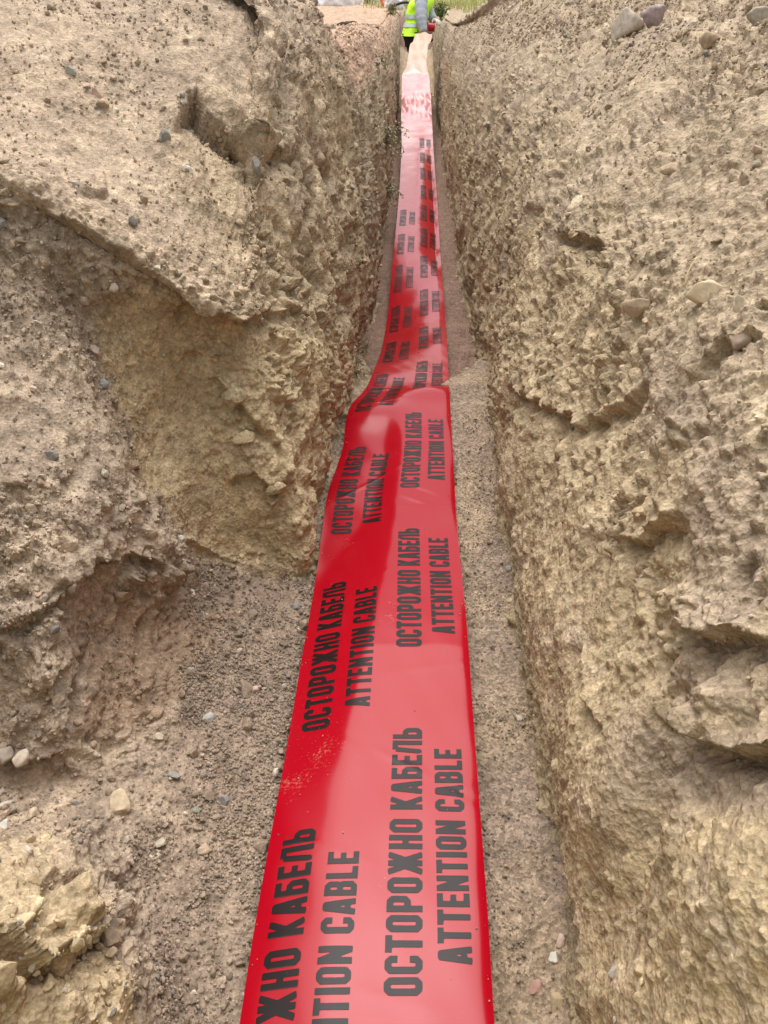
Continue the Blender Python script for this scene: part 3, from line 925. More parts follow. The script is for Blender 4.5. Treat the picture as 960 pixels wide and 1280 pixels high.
for k in range(-1, 17):
    cell = .030 if k < 4 else (.06 if k < 8 else .09)
    vR_ = .420 + period * k
    vL_ = .248 + period * k
    if vR_ + .4 < 8.0:
        print_line(LINES[0], .722, vR_, .395, .0465, cell)
        print_line(LINES[1], .925, vR_ + .036, .318, .0425, cell)
    if vL_ + .4 < 5.6:
        print_line(LINES[0], .222, vL_, .395, .0465, cell)
        print_line(LINES[1], .435, vL_ + .036, .318, .0425, cell)
V = np.concatenate(allV)
me = bpy.data.meshes.new('warning_tape')
me.from_pydata([tuple(map(float, p)) for p in V], [], allF)
me.polygons.foreach_set('use_smooth', np.ones(len(me.polygons), bool))
me.materials.append(M_TAPE); me.materials.append(M_INK)
me.polygons.foreach_set('material_index', np.array(mats, np.int32))
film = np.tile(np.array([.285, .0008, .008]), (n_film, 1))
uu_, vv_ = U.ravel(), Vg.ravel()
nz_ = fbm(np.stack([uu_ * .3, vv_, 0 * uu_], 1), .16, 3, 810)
glare = sstep(6.0, 8.4, vv_ + nz_ * .8 - .5 * (uu_ - .2)) * (.80 + .5 * nz_)
film = mix(film, np.array([.62, .34, .34]), np.clip(glare, 0, .92))  # sky glare on the far climbing stretch, put into the film colour as pale pink
film = mix(film, np.array([.72, .62, .55]), np.clip(np.exp(-((vv_ - 9.98 + .12 * (uu_ - .5)) / .10) ** 2) * (.9 + nz_), 0, 1))  # white highlight along the fold, also painted into the film colour
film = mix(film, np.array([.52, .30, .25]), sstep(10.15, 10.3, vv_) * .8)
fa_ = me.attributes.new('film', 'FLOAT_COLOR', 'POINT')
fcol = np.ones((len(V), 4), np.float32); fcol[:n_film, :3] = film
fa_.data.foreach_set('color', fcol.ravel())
a_ = me.attributes.new('dust', 'FLOAT', 'POINT')
a_.data.foreach_set('value', np.concatenate([dust, np.zeros(len(V) - n_film)]).astype(np.float32))
me.update()
tape = bpy.data.objects.new('warning_tape', me)
COL.objects.link(tape)
tag(tape, 'wide glossy red warning tape printed in black, laid along the trench floor', 'warning tape')
# ------------------------------------------------------------------ loose crumbs and gravel (uncountable)
def ico(sub):
    bm = bmesh.new()
    bmesh.ops.create_icosphere(bm, subdivisions=sub, radius=1.0)
    V = np.array([v.co[:] for v in bm.verts]); F = np.array([[v.index for v in f.verts] for f in bm.faces])
    bm.free()
    return V, F
def clod_shape(seed, sub=2, jag=.35, cuts=5):
    V, F = ico(sub)
    r = np.random.default_rng(seed)
    V = V * (1 + jag * fbm(V + seed * 3.7, 1.3, 2, seed)[:, None] * 1.6)
    for _ in range(cuts):                                            # broken faces
        n = r.normal(size=3); n /= np.linalg.norm(n)
        d = V @ n - r.uniform(.45, .8)
        V = V - np.where(d > 0, d, 0)[:, None] * n * .92
    V = V * (1 + .10 * fbm(V + seed, .5, 2, seed + 5)[:, None])
    return V, F
def rand_rot(n):
    q = rng.normal(size=(n, 4)); q /= np.linalg.norm(q, axis=1, keepdims=True)
    w, x, y, z = q.T
    return np.stack([np.stack([1 - 2 * (y * y + z * z), 2 * (x * y - z * w), 2 * (x * z + y * w)], -1),
                     np.stack([2 * (x * y + z * w), 1 - 2 * (x * x + z * z), 2 * (y * z - x * w)], -1),
                     np.stack([2 * (x * z - y * w), 2 * (y * z + x * w), 1 - 2 * (x * x + y * y)], -1)], 1)

def scatter(name, pos, nor, size, colr, shapes, sink, kind_mat, flat=.75):
    n = len(pos)
    rot = rand_rot(n)
    aspect = rng.uniform(.65, 1.2, (n, 3)); aspect[:, 2] *= flat
    Vs, Fs, Cs, off = [], [], [], 0
    which = rng.integers(0, len(shapes), n)
    for k, (sv, sf) in enumerate(shapes):
        m = np.where(which == k)[0]
        if len(m) == 0: continue
        v = sv[None] * aspect[m][:, None, :]
        v = np.einsum('nij,nkj->nki', rot[m], v) * size[m][:, None, None]
        v = v + (pos[m] + nor[m] * (size[m] * sink)[:, None])[:, None, :]
        Vs.append(v.reshape(-1, 3))
        f = sf[None] + (np.arange(len(m)) * len(sv))[:, None, None] + off
        Fs.append(f.reshape(-1, 3))
        Cs.append(np.repeat(colr[m], len(sv), axis=0))
        off += len(m) * len(sv)
    o = fast_mesh(name, np.concatenate(Vs), np.concatenate(Fs), kind_mat, {'soil': ('FLOAT_COLOR', np.clip(np.concatenate(Cs), .02, .8))}, smooth=False)
    tag(o, kind='stuff')
    return o

STONE_COLS = np.array([[.32, .285, .24], [.235, .215, .19], [.42, .36, .29], [.35, .26, .21], [.47, .41, .33], [.19, .175, .16], [.35, .30, .24]])
small_shapes = [clod_shape(s, 1, .3, 3) for s in range(40, 48)]
mid_shapes = [clod_shape(s, 2, .35, 6) for s in range(60, 68)]
big_shapes = [clod_shape(s, 3, .35, 8) for s in range(80, 86)]
def pick(surf, n, weight):
    s = SURF[surf]
    w = weight / weight.sum()
    idx = rng.choice(len(w), n, p=w)
    return idx
for sk, cols, nm in (('L', CLf, 'soil_crumbs'), ('R', c_right, 'soil_crumbs')):
    s = SURF[sk]
    Pp = s['P']; inview = (s['px'] > -40) & (s['px'] < 1000) & (s['py'] > -20) & (s['py'] < 1320) & (s['t'] < 9)
    gr = np.linalg.norm(np.gradient(s['P'].reshape(s['shp'] + (3,)), axis=0), axis=2).ravel() * np.linalg.norm(np.gradient(s['P'].reshape(s['shp'] + (3,)), axis=1), axis=2).ravel()
    upn = np.clip(s['N'][:, 2], .05, 1)
    clump = sstep(-.2, .35, fbm(Pp, .17, 3, 900))
    if sk == 'L':
        pxl = s['px']; pyl = s['py']
        zone = .5 + 1.4 * lowslope_w + .5 * gravel_w - .40 * tan_w + .15 * up_w
        zone = np.clip(zone, .06, 3)
    else:
        zone = .35 + 1.6 * heap_w - .25 * low_w
        zone = np.clip(zone, .06, 3)
    base = inview * gr * (.25 + .75 * upn) * zone * (.15 + clump) / np.clip(s['t'], .8, 9) ** .6
    for n, lo, hi, pw, shapes, sink, nm2 in ((42000, .0015, .005, 2.4, small_shapes, .25, 'fine_crumbs'), (6000, .0036, .011, 3.2, mid_shapes, .2, 'soil_crumbs'), (230, .010, .022, 2.6, big_shapes, .12, 'soil_clods')):
        idx = pick(sk, n, base)
        sz = lo + (hi - lo) * rng.random(n) ** pw
        sz = sz * np.clip(s['t'][idx] / 1.6, .8, 2.2) ** .5
        cc = cols[idx] * rng.uniform(.86, 1.16, (n, 1))
        st = rng.random(n) < .10
        cc[st] = STONE_COLS[rng.integers(0, len(STONE_COLS), st.sum())] * rng.uniform(.85, 1.15, (st.sum(), 1))
        jit = rng.normal(size=(n, 3)) * .0015
        scatter(nm2, Pp[idx] + jit, s['N'][idx], sz, cc, shapes, sink, M_GRAIN)
# gravel: on the floor, and up the slope left of the tape
s = SURF['F']
inview = (s['px'] > -20) & (s['px'] < 980) & (s['py'] > 250) & (s['py'] < 1320) & ((s['P'][:, 0] > .07) | (s['P'][:, 0] < -.19)) & (s['P'][:, 1] < 2.2)
clump = sstep(-.25, .35, fbm(s['P'], .12, 3, 910))
base = inview * (.1 + clump) * np.gradient(ys)[None, :].repeat(len(xs), 0).ravel() / np.clip(s['t'], .8, 9)
for n, lo, hi, pw, shapes in ((15000, .0010, .0032, 2.0, small_shapes), (800, .0026, .0060, 2.5, mid_shapes)):
    idx = pick('F', n, base)
    sz = lo + (hi - lo) * rng.random(n) ** pw
    cc = STONE_COLS[rng.integers(0, len(STONE_COLS), n)] * .15 + GRIT * .80
    cc = cc * rng.uniform(.75, 1.25, (n, 1))
    scatter('gravel', s['P'][idx] + rng.normal(size=(n, 3)) * [.003, .003, .0006], s['N'][idx], sz, cc, shapes, .3, M_GRAIN)
s = SURF['L']
base = gravel_w * ((s['px'] > -20) & (s['py'] < 1320)) * np.linalg.norm(np.gradient(s['P'].reshape(s['shp'] + (3,)), axis=0), axis=2).ravel() * np.linalg.norm(np.gradient(s['P'].reshape(s['shp'] + (3,)), axis=1), axis=2).ravel() * (.12 + sstep(-.2, .3, fbm(s['P'], .14, 3, 915)))
for n, lo, hi, pw, shapes in ((13000, .0010, .0034, 2.0, small_shapes), (650, .0028, .0065, 2.5, mid_shapes)):
    idx = pick('L', n, base)
    sz = lo + (hi - lo) * rng.random(n) ** pw
    cc = STONE_COLS[rng.integers(0, len(STONE_COLS), n)] * .15 + GRIT * .80
    cc = cc * rng.uniform(.75, 1.25, (n, 1))
    scatter('gravel', s['P'][idx] + rng.normal(size=(n, 3)) * [.003, .003, .0006], s['N'][idx], sz, cc, shapes, .3, M_GRAIN)

# ------------------------------------------------------------------ stones one can point at
_stone_mats = {}
def stone_mat(col):
    key = tuple(col)
    if key not in _stone_mats:
        _stone_mats[key] = simple_mat('stone', col, .85, .25, .0012, 95, .28)
    return _stone_mats[key]
def earth_lump(name, label, cat, px_, py_, w, h_, col, roll, seed, depth, sink, group):
    """a broken piece of the bank itself: earth, not stone"""
    p, n, t = surface_at(px_, py_)
    view = ray(px_, py_); view = view / np.linalg.norm(view)
    right_ = np.cross(view, UPV); right_ /= np.linalg.norm(right_)
    up_ = np.cross(right_, view)
    cr_, sr_ = math.cos(R(roll)), math.sin(R(roll))
    a1 = right_ * cr_ + up_ * sr_; a2 = -right_ * sr_ + up_ * cr_
    big = w > 70
    sv, sf = ico(6 if big else 5)
    r = np.random.default_rng(seed)
    for _ in range(4):
        d0 = r.normal(size=3); d0 /= np.linalg.norm(d0)
        d = sv @ d0 - r.uniform(.5, .8)
        sv = sv - np.where(d > 0, d, 0)[:, None] * d0 * .85
    W_ = w * t / FPX / 2; H_ = h_ * t / FPX / 2; D_ = min(W_, H_) * depth
    v = sv[:, :1] * a1 * W_ + sv[:, 1:2] * a2 * H_ + sv[:, 2:3] * view * D_
    nn_ = v / (np.linalg.norm(v, axis=1, keepdims=True) + 1e-9)
    pw = v + p
    f1, f2, idv = worley(pw, .03, seed)
    rel = fbm(pw, .09, 4, seed + 3) * .034 + (np.abs(perlin(pw, .04, seed + 4)) - .2) * -.022 + (.5 - f1) * idv * .016 + perlin(pw, .012, seed + 6) * .0035 + perlin(pw, .006, seed + 7) * .0022
    v = v + nn_ * (rel * min(1, W_ / .05))[:, None]
    pos = p + n * (D_ * (.5 - sink))
    c = np.tile(np.array(col), (len(v), 1)) * (1 + .35 * fbm(pw, .05, 3, seed + 9) + .2 * fbm(pw, .015, 2, seed + 11))[:, None]
    o = fast_mesh(name, v, sf, M_SOIL, {'soil': ('FLOAT_COLOR', np.clip(c, .02, .8))})
    o.location = pos
    tag(o, label, cat, group)
    return o
def stone(name, label, cat, px_, py_, w, h_, col, roll=0, seed=0, cuts=7, depth=.8, sink=.15, group=None, which=None, sub=4, jag=.28):
    """w, h_: its size in survey pixels; turned by roll in the plane facing the trench"""
    p, n, t = surface_at(px_, py_, which)
    sv, sf = clod_shape(1000 + seed, sub, jag, cuts)
    ext = sv.max(0) - sv.min(0)
    sv = (sv - (sv.max(0) + sv.min(0)) / 2) / ext
    if sub > 4: sv = sv * (1 + .16 * fbm(sv + seed, .35, 4, seed) + .05 * fbm(sv, .09, 3, seed))[:, None]
    view = ray(px_, py_); view = view / np.linalg.norm(view)
    right_ = np.cross(view, UPV); right_ /= np.linalg.norm(right_)
    up_ = np.cross(right_, view)
    cr_, sr_ = math.cos(R(roll)), math.sin(R(roll))
    a1 = right_ * cr_ + up_ * sr_; a2 = -right_ * sr_ + up_ * cr_
    W_ = w * t / FPX; H_ = h_ * t / FPX; D_ = min(W_, H_) * depth
    v = sv[:, :1] * a1 * W_ + sv[:, 1:2] * a2 * H_ + sv[:, 2:3] * view * D_
    base = p + n * (D_ * (.5 - sink - .2))
    o = link_mesh(name, v, sf, stone_mat(col))
    o.location = base
    tag(o, label, cat, group)
    return o
GREY = (.265, .245, .215); BLUE = (.255, .25, .22); TANS = (.40, .315, .20); WHITE = (.56, .52, .45); MAUVE = (.30, .235, .225); PINKS = (.43, .33, .27); DARK = (.165, .155, .14); CLODC = (.37, .28, .19)
ST = [
 ('stone', 'large pale beige block of stone beside a mauve one on top of the right heap', 785, 38, 37, 40, (.44, .37, .30), -12, 7, .9, .1),
 ('stone', 'rounded mauve stone touching the pale beige block on the right heap', 817, 27, 29, 28, MAUVE, 15, 5, .9, .1),
 ('stone', 'flat cream coloured stone lying on the right bank below a dry straw', 880, 368, 46, 32, (.55, .45, .31), 8, 8, .5, .2),
 ('stone', 'pinkish brown angular stone low right of the flat cream stone', 927, 424, 30, 24, (.34, .26, .20), -10, 8, .7, .2),
 ('stone', 'small light angular stone right of the flat cream stone', 924, 382, 20, 24, (.43, .36, .26), 30, 8, .7, .2),
 ('stone', 'squared brown clod of earth half sunk in the right bank', 797, 386, 38, 24, CLODC, 5, 9, .7, .3),
 ('stone', 'rounded brown clod uphill of the squared brown clod', 836, 214, 22, 16, CLODC, -15, 4, .7, .2),
 ('stone', 'big greyish stone at the upper right edge of the heap', 950, 24, 34, 26, (.31, .265, .205), 10, 5, .8, .2),
 ('stone', 'small round pale pebble lodged in a dark hole in the right trench wall', 607, 154, 9, 8, (.47, .42, .37), 0, 3, .9, .2),
 ('stone', 'brown knobbly clod under the big greyish stone on the right heap', 886, 52, 24, 20, CLODC, 20, 5, .8, .2),
 ('stone', 'pale pink pebble lying above a white one on the gravel right of the tape', 698, 1183, 10, 17, (.52, .38, .31), 5, 4, .8, .1),
 ('stone', 'white chipped pebble just below the pale pink one right of the tape', 690, 1200, 14, 13, WHITE, 20, 7, .8, .1),
 ('stone', 'reddish lump of stone half buried between the tape edge and the right wall', 668, 1234, 22, 20, (.34, .20, .16), 10, 5, .6, .35),
 ('stone', 'brown clod by the foot of the right wall under the white pebble', 694, 1256, 18, 26, (.33, .25, .16), 0, 6, .7, .3),
 ('stone', 'small grey pebble on gravel in the narrow gap right of the tape', 632, 720, 9, 8, GREY, 0, 5, .8, .15),
 ('stone', 'pale grit pebble near the right wall foot below the grey pebble', 647, 905, 12, 9, (.42, .36, .28), 0, 6, .8, .15),
 ('stone', 'smooth grey green stone beside the dark overhang of the left bank', 205, 173, 16, 20, BLUE, -15, 4, .8, .15),
 ('stone', 'long grey stone set upright under the overhang of the left bank', 321, 206, 12, 24, GREY, 18, 5, .8, .2),
 ('stone', 'white flake of stone below the overhang of the left bank', 235, 211, 16, 10, WHITE, -25, 7, .6, .2),
 ('stone', 'rounded pale stone under the thin crust of the left bank', 143, 361, 12, 12, (.45, .37, .29), 0, 4, .9, .15),
 ('stone', 'round brown clod left of the rounded pale stone under the crust', 107, 377, 15, 14, (.36, .28, .21), 0, 3, .9, .2),
 ('stone', 'pinkish stone at the left edge of the tan earth face', 120, 439, 14, 18, (.40, .31, .25), 10, 5, .8, .2),
 ('stone', 'blue grey pebble at the lower left corner of the tan earth face', 130, 481, 15, 13, (.25, .265, .24), 0, 4, .8, .15),
 ('stone', 'dark grey stone stuck in the loose slope on the far left', 66, 568, 18, 14, (.20, .18, .165), -20, 6, .8, .2),
 ('stone', 'pink triangular stone chip high on the smooth left slope', 123, 118, 10, 18, (.44, .31, .25), 25, 8, .6, .15),
 ('stone', 'flat grey green stone near the top of the smooth left slope', 90, 91, 14, 10, (.30, .30, .25), -15, 5, .6, .2),
 ('stone', 'narrow pale stone chip sticking out at the left end of a small crust', 94, 231, 14, 6, (.42, .40, .37), -25, 8, .6, .15),
 ('stone', 'pale oval stone poking out under the dark clods on the left', 28, 948, 24, 19, (.50, .42, .33), 15, 4, .8, .2),
 ('stone', 'blunt grey brown stone at the left picture edge under the dark clods', 5, 945, 22, 20, (.36, .30, .25), 0, 5, .8, .25),
 ('stone', 'dark pebble lying on top of the lower left clods', 69, 789, 14, 8, DARK, 15, 6, .7, .15),
 ('stone', 'flat white flake lying on the sand by the left picture edge', 6, 1003, 18, 8, (.58, .52, .42), 5, 8, .4, .05),
 ('stone', 'pale slanted flake on the sand above the bottom left boulder', 3, 1030, 18, 14, (.50, .48, .43), 40, 8, .4, .05),
 ('stone', 'crescent lump of tan earth on the gravel slope', 152, 1005, 30, 40, (.42, .33, .22), -35, 6, .6, .4),
 ('stone', 'dark grey pebble beside a lighter one on the gravel left of the tape', 282, 999, 13, 13, (.19, .18, .17), 20, 6, .8, .15),
 ('stone', 'small olive grey pebble left of the dark grey one on the gravel', 247, 1011, 13, 9, (.25, .24, .19), 0, 4, .8, .15),
 ('stone', 'smooth grey cobble half sunk in the upper gravel slope', 260, 898, 20, 14, (.32, .30, .275), 5, 4, .7, .25),
 ('stone', 'light upright chip on the sand below the dark clods edge', 242, 741, 8, 13, (.50, .45, .37), 15, 7, .7, .1),
 ('stone', 'slate grey pebble on the sand by the left tape edge', 370, 758, 13, 9, (.21, .205, .195), -15, 4, .7, .1),
 ('stone', 'pink pebble on gravel midway between hollow and tape', 319, 860, 11, 9, (.45, .31, .25), 20, 5, .8, .15),
 ('stone', 'round brown clod resting low on the gravel slope', 257, 1060, 19, 15, (.36, .27, .20), 0, 4, .9, .25),
 ('stone', 'grey pebble wedged at the right tip of the bottom left boulder', 124, 1147, 12, 13, (.27, .255, .25), -25, 4, .8, .15),
 ('stone', 'cream chips clod at the left foot of the dark hollow', 200, 920, 14, 10, (.46, .39, .29), 0, 7, .7, .2),
 ('stone', 'pale stone on the rim where left clods meet the sand', 226, 673, 12, 11, (.46, .42, .35), 0, 6, .8, .15),
 ('boulder', 'big pale lump of hard earth in the bottom left corner, its underside in shade', 62, 1140, 165, 105, (.385, .295, .185), 18, 10, .8, .95),
 ('clod', 'broken pale slab of earth proud of the tan face', 296, 496, 34, 28, TANS, 25, 9, .6, .35),
 ('clod', 'split wedge of pale earth below the broken slab on the tan face', 305, 545, 28, 18, (.42, .335, .21), 10, 9, .6, .35),
 ('clod', 'small pale earth chunk near the bottom of the tan face', 345, 612, 26, 14, TANS, 12, 9, .6, .35),
]
for i, (nm, lab, x, y, w, h_, col, roll, cuts, dep, sink) in enumerate(ST):
    g_ = 'loose stones lying about the trench' if nm == 'stone' else 'lumps of hard earth on the left bank'
    if nm in ('clod', 'boulder'):
        earth_lump('earth_clod', lab, 'clod', x, y, w, h_, col, roll, 300 + i, dep, sink, g_)
        continue
    stone('stone' if nm == 'stone' else 'earth_clod', lab, nm, x, y, w, h_, col, roll, i, cuts, dep, sink, g_, None, 5 if nm == 'boulder' else 4)

# grit spilt on the film
n = 240
gv = .25 + rng.random(n) * 1.9; gu = np.clip(np.where(rng.random(n) < .5, rng.beta(.8, 9, n), np.where(rng.random(n) < .5, 1 - rng.beta(.8, 16, n), rng.random(n))), .01, .985)
hot = rng.random(n) < .35
gv = np.where(hot, .80 + rng.normal(size=n) * .06, gv); gu = np.where(hot, np.clip(.16 + rng.normal(size=n) * .11, .01, .9), gu)
sz = .0004 + .0018 * rng.random(n) ** 5
cc = np.tile(GRIT * 1.05, (n, 1)) * rng.uniform(.7, 1.3, (n, 1))
scatter('grit', tape_pos(gu, gv, .0003), np.tile([0, 0, 1.0], (n, 1)), sz, cc, small_shapes, .3, M_GRAIN)
# ------------------------------------------------------------------ field round the trench, grass, background
def heap_amt(Y): return np.interp(Y, [-3, 3, 3.6, 6.6, 9], [.36, .36, .30, .25, 0])
fx = np.concatenate([-np.geomspace(300, 3, 40), np.linspace(-2.6, 2.6, 14), np.geomspace(3, 300, 40)])
fy = np.concatenate([-np.geomspace(200, .5, 24), np.linspace(0, 60, 121), np.geomspace(62, 600, 24)])
FX, FY = np.meshgrid(fx, fy, indexing='ij')
inside_ = (FX > -(3.0 + .3 * np.maximum(FY, 0))) & (FX < 2.8 + .3 * np.maximum(FY, 0)) & (FY < 23.6) & (FY > -.4)
FZ = np.interp(FY, [-300, -3, 3.3, 4.5, 7.5, 10, 12, 16, 20, 30, 300], [.82, .82, .80, .74, .62, .52, .47, .43, .41, .38, .35])
out_ = FZ + .03 + heap_amt(FY) * np.exp(-np.maximum(np.abs(FX) - 3, 0) / 3)
FZ = np.where(inside_, -1.8, out_)
P = np.stack([FX.ravel(), FY.ravel(), FZ.ravel()], 1)
c = np.tile(np.array([.30, .29, .13]), (len(P), 1)) * (1 + .4 * fbm(P, 4.0, 3, 700))[:, None]
M_FIELD = soil_mat('field', 60, .6, .01)
field = fast_mesh('field_ground', P, grid_faces(*FX.shape), M_FIELD, {'soil': ('FLOAT_COLOR', np.clip(c, .02, .8))})
tag(field, kind='structure')

def grass_mat(name, c1, c2):
    m, nt, b, N, L = new_mat(name)
    tc = N.new('ShaderNodeTexCoord')
    nz = N.new('ShaderNodeTexNoise'); nz.inputs['Scale'].default_value = 1.4; nz.inputs['Detail'].default_value = 6
    L.new(tc.outputs['Object'], nz.inputs['Vector'])
    rp = N.new('ShaderNodeValToRGB')
    rp.color_ramp.elements[0].position = .38; rp.color_ramp.elements[0].color = (*c1, 1)
    rp.color_ramp.elements[1].position = .62; rp.color_ramp.elements[1].color = (*c2, 1)
    L.new(nz.outputs['Fac'], rp.inputs[0]); L.new(rp.outputs[0], b.inputs['Base Color'])
    b.inputs['Roughness'].default_value = .8; b.inputs['Specular IOR Level'].default_value = .2
    return m
def blades(pos, hgt, width, lean=.5, bend=2):
    n = len(pos)
    ang = rng.uniform(0, 2 * math.pi, n)
    d = np.stack([np.cos(ang), np.sin(ang), 0 * ang], 1)
    s = np.stack([-np.sin(ang), np.cos(ang), 0 * ang], 1)
    ln = rng.uniform(.1, lean, n)[:, None]
    w = (width * rng.uniform(.6, 1.2, n))[:, None]
    h_ = hgt[:, None]
    up = np.array([0, 0, 1.0])
    p0 = pos - s * w; p1 = pos + s * w
    m_ = pos + up * h_ * .55 + d * h_ * ln * .3
    p2 = m_ + s * w * .7; p3 = m_ - s * w * .7
    p4 = pos + up * h_ * .97 + d * h_ * ln
    V = np.stack([p0, p1, p2, p3, p4], 1).reshape(-1, 3)
    o = (np.arange(n) * 5)[:, None]
    F = np.concatenate([o + np.array([0, 1, 2]), o + np.array([0, 2, 3]), o + np.array([3, 2, 4])])
    return V, F
M_GRASS = grass_mat('grass', (.27, .31, .085), (.52, .48, .22))
n = 26000
gy = 10.5 + rng.random(n) ** 1.2 * 24
gx = rng.uniform(-.32, .42, n) * gy * .5 + np.where(rng.random(n) < .5, .6, .1)
qx = 480 + FPX * (gx + .036 * gy) / (gy * .86)
keep = ((gx > 0) | ((qx > 455) & (rng.random(n) < .5))) & ((np.abs(gx) > .85) | (gy > 18)) & ~((gx < 0) & (gy < 13.5)) & (sstep(-.25, .15, fbm(np.stack([gx, gy, 0 * gx], 1), 1.7, 3, 720)) > rng.random(n))
gx, gy = gx[keep], gy[keep]
gp = np.stack([gx, gy, grade_z(gy) + .04], 1)
Vg_, Fg_ = blades(gp, rng.uniform(.06, .22, len(gp)), .006, .9)
grass = fast_mesh('grass', Vg_, Fg_, M_GRASS, smooth=False)
tag(grass, kind='stuff')

def leafy(name, label, cat, origin, normal, n_stem, length, leaf, mat, stem_mat, droop=.3, group=None, spread=.8):
    """a wild plant: thin stems with many small leaves"""
    root = empty(name, origin)
    SV, SF, LV, LF = [], [], [], []
    for k in range(n_stem):
        d = Vector(normal) + Vector(rng.normal(size=3)) * spread
        d.normalize()
        p = Vector(rng.normal(size=3)) * length * .06
        L_ = length * rng.uniform(.5, 1.1)
        segs = 7
        pts = []
        for i in range(segs + 1):
            pts.append(p.copy())
            d = (d + Vector((0, 0, -droop / segs * 1.5)) + Vector(rng.normal(size=3)) * .12).normalized()
            p = p + d * (L_ / segs)
        for i in range(segs):
            a, b2 = pts[i], pts[i + 1]
            ax = (b2 - a).normalized(); s1 = ax.orthogonal().normalized(); s2 = ax.cross(s1)
            r1 = leaf * .10 * (1 - i / segs) + .0006; r2 = leaf * .10 * (1 - (i + 1) / segs) + .0006
            o = len(SV)
            for q, rr in ((a, r1), (b2, r2)):
                for m in range(3):
                    an = m * 2.094
                    SV.append(q + s1 * math.cos(an) * rr + s2 * math.sin(an) * rr)
            for m in range(3):
                SF.append((o + m, o + (m + 1) % 3, o + 3 + (m + 1) % 3, o + 3 + m))
            for _ in range(4):
                q = a.lerp(b2, rng.random())
                ld = (ax * .5 + Vector(rng.normal(size=3))).normalized()
                ls = ld.cross(Vector(rng.normal(size=3))).normalized()
                l_ = leaf * rng.uniform(.6, 1.3)
                o2 = len(LV)
                LV += [q, q + ld * l_ * .5 + ls * l_ * .24, q + ld * l_, q + ld * l_ * .5 - ls * l_ * .24]
                LF.append((o2, o2 + 1, o2 + 2, o2 + 3))
    link_mesh('stems', SV, SF, stem_mat, root)
    link_mesh('leaves', LV, LF, mat, root, smooth=False)
    tag(root, label, cat, group)
    return root
M_LEAF = grass_mat('weed_leaf', (.30, .29, .17), (.42, .39, .26))
M_STEM = simple_mat('weed_stem', (.17, .13, .07), .9)
for (x, y, ns, ln, lf, lab) in ((485, 165, 30, .20, .017, 'low dusty green weed hanging over the left edge of the tape deep in the trench'),
                                (487, 230, 20, .15, .015, 'thin sparse weed on the left wall nearer than the dusty green weed'),
                                (478, 72, 12, .12, .022, 'small green sprig high on the far left trench wall')):
    p, nn, t = surface_at(x, y, 'L')
    leafy('weed', lab, 'weed', p - nn * .02, tuple(nn + np.array([-.5, -.7, -.1])), ns, ln, lf, M_LEAF, M_STEM, 1.1)
leafy('bush', 'small dark green bush on the bank to the right of the worker', 'bush', at_t(550, 19, 11.2), (0, 0, 1), 30, .17, .036, grass_mat('bush_leaf', (.11, .16, .055), (.22, .26, .11)), M_STEM, .2, spread=.6)
leafy('bush', 'pale dry weed tuft on the left bank between hose and worker', 'bush', at_t(489, 17, 12.0), (0, 0, 1), 22, .14, .03, grass_mat('dry_leaf', (.20, .21, .09), (.36, .33, .18)), M_STEM, .3, spread=.7)

def tube(pts, radii, mat, name, parent=None, sides=8, closed_ends=True):
    pts = [Vector(p) for p in pts]
    if not hasattr(radii, '__len__'): radii = [radii] * len(pts)
    V, F = [], []
    prev = None
    for i, p in enumerate(pts):
        ax = (pts[min(i + 1, len(pts) - 1)] - pts[max(i - 1, 0)]).normalized()
        s1 = (prev - ax * prev.dot(ax)).normalized() if prev is not None else ax.orthogonal().normalized()
        prev = s1
        s2 = ax.cross(s1)
        for m in range(sides):
            an = 2 * math.pi * m / sides
            V.append(p + (s1 * math.cos(an) + s2 * math.sin(an)) * radii[i])
    for i in range(len(pts) - 1):
        for m in range(sides):
            F.append((i * sides + m, i * sides + (m + 1) % sides, (i + 1) * sides + (m + 1) % sides, (i + 1) * sides + m))
    F.append(tuple(range(sides - 1, -1, -1))); F.append(tuple(range(len(V) - sides, len(V))))
    return link_mesh(name, V, F, mat, parent)

def curve_pts(ctrl, n=24):
    ctrl = np.array([np.array(c) for c in ctrl]); k = np.arange(len(ctrl), dtype=float)
    return herm(np.linspace(0, len(ctrl) - 1, n), k, ctrl)

# dry straw and dark twigs
M_STRAW = simple_mat('straw', (.52, .42, .24), .8)
p, nn, t = surface_at(864, 342, 'R')
a_, b_ = at_t(871, 322, t * .985), at_t(856, 358, t * .985)
st_ = tube(curve_pts([a_, (a_ + b_) / 2 + nn * .004, b_], 10), [.0012] * 10, M_STRAW, 'straw', sides=5)
tag(st_, 'dry yellow straw lying just above the flat cream stone', 'straw')
M_TWIG = simple_mat('twig', (.06, .045, .035), .9)
for k, (x1, y1, x2, y2, lab) in enumerate(((423, 31, 430, 27, 'short dark twig leftmost of three on the pinkish ground'),
                                           (428, 32, 436, 27.5, 'middle dark twig of three on the pinkish ground'),
                                           (432, 33, 441, 29, 'longest dark twig rightmost of three on the pinkish ground'))):
    p, nn, t = surface_at((x1 + x2) / 2, (y1 + y2) / 2, 'L')
    a_, b_ = p + np.array([-.035 - .006 * k, -.10, .012]), p + np.array([.03 + .006 * k, .16, .016])
    tw = tube(curve_pts([a_, (a_ + b_) / 2 + np.array([.006, 0, .012]), b_], 8), np.linspace(.007, .004, 8), M_TWIG, 'twig', sides=6)
    tag(tw, lab, 'twig', 'dark twigs on the pinkish ground')

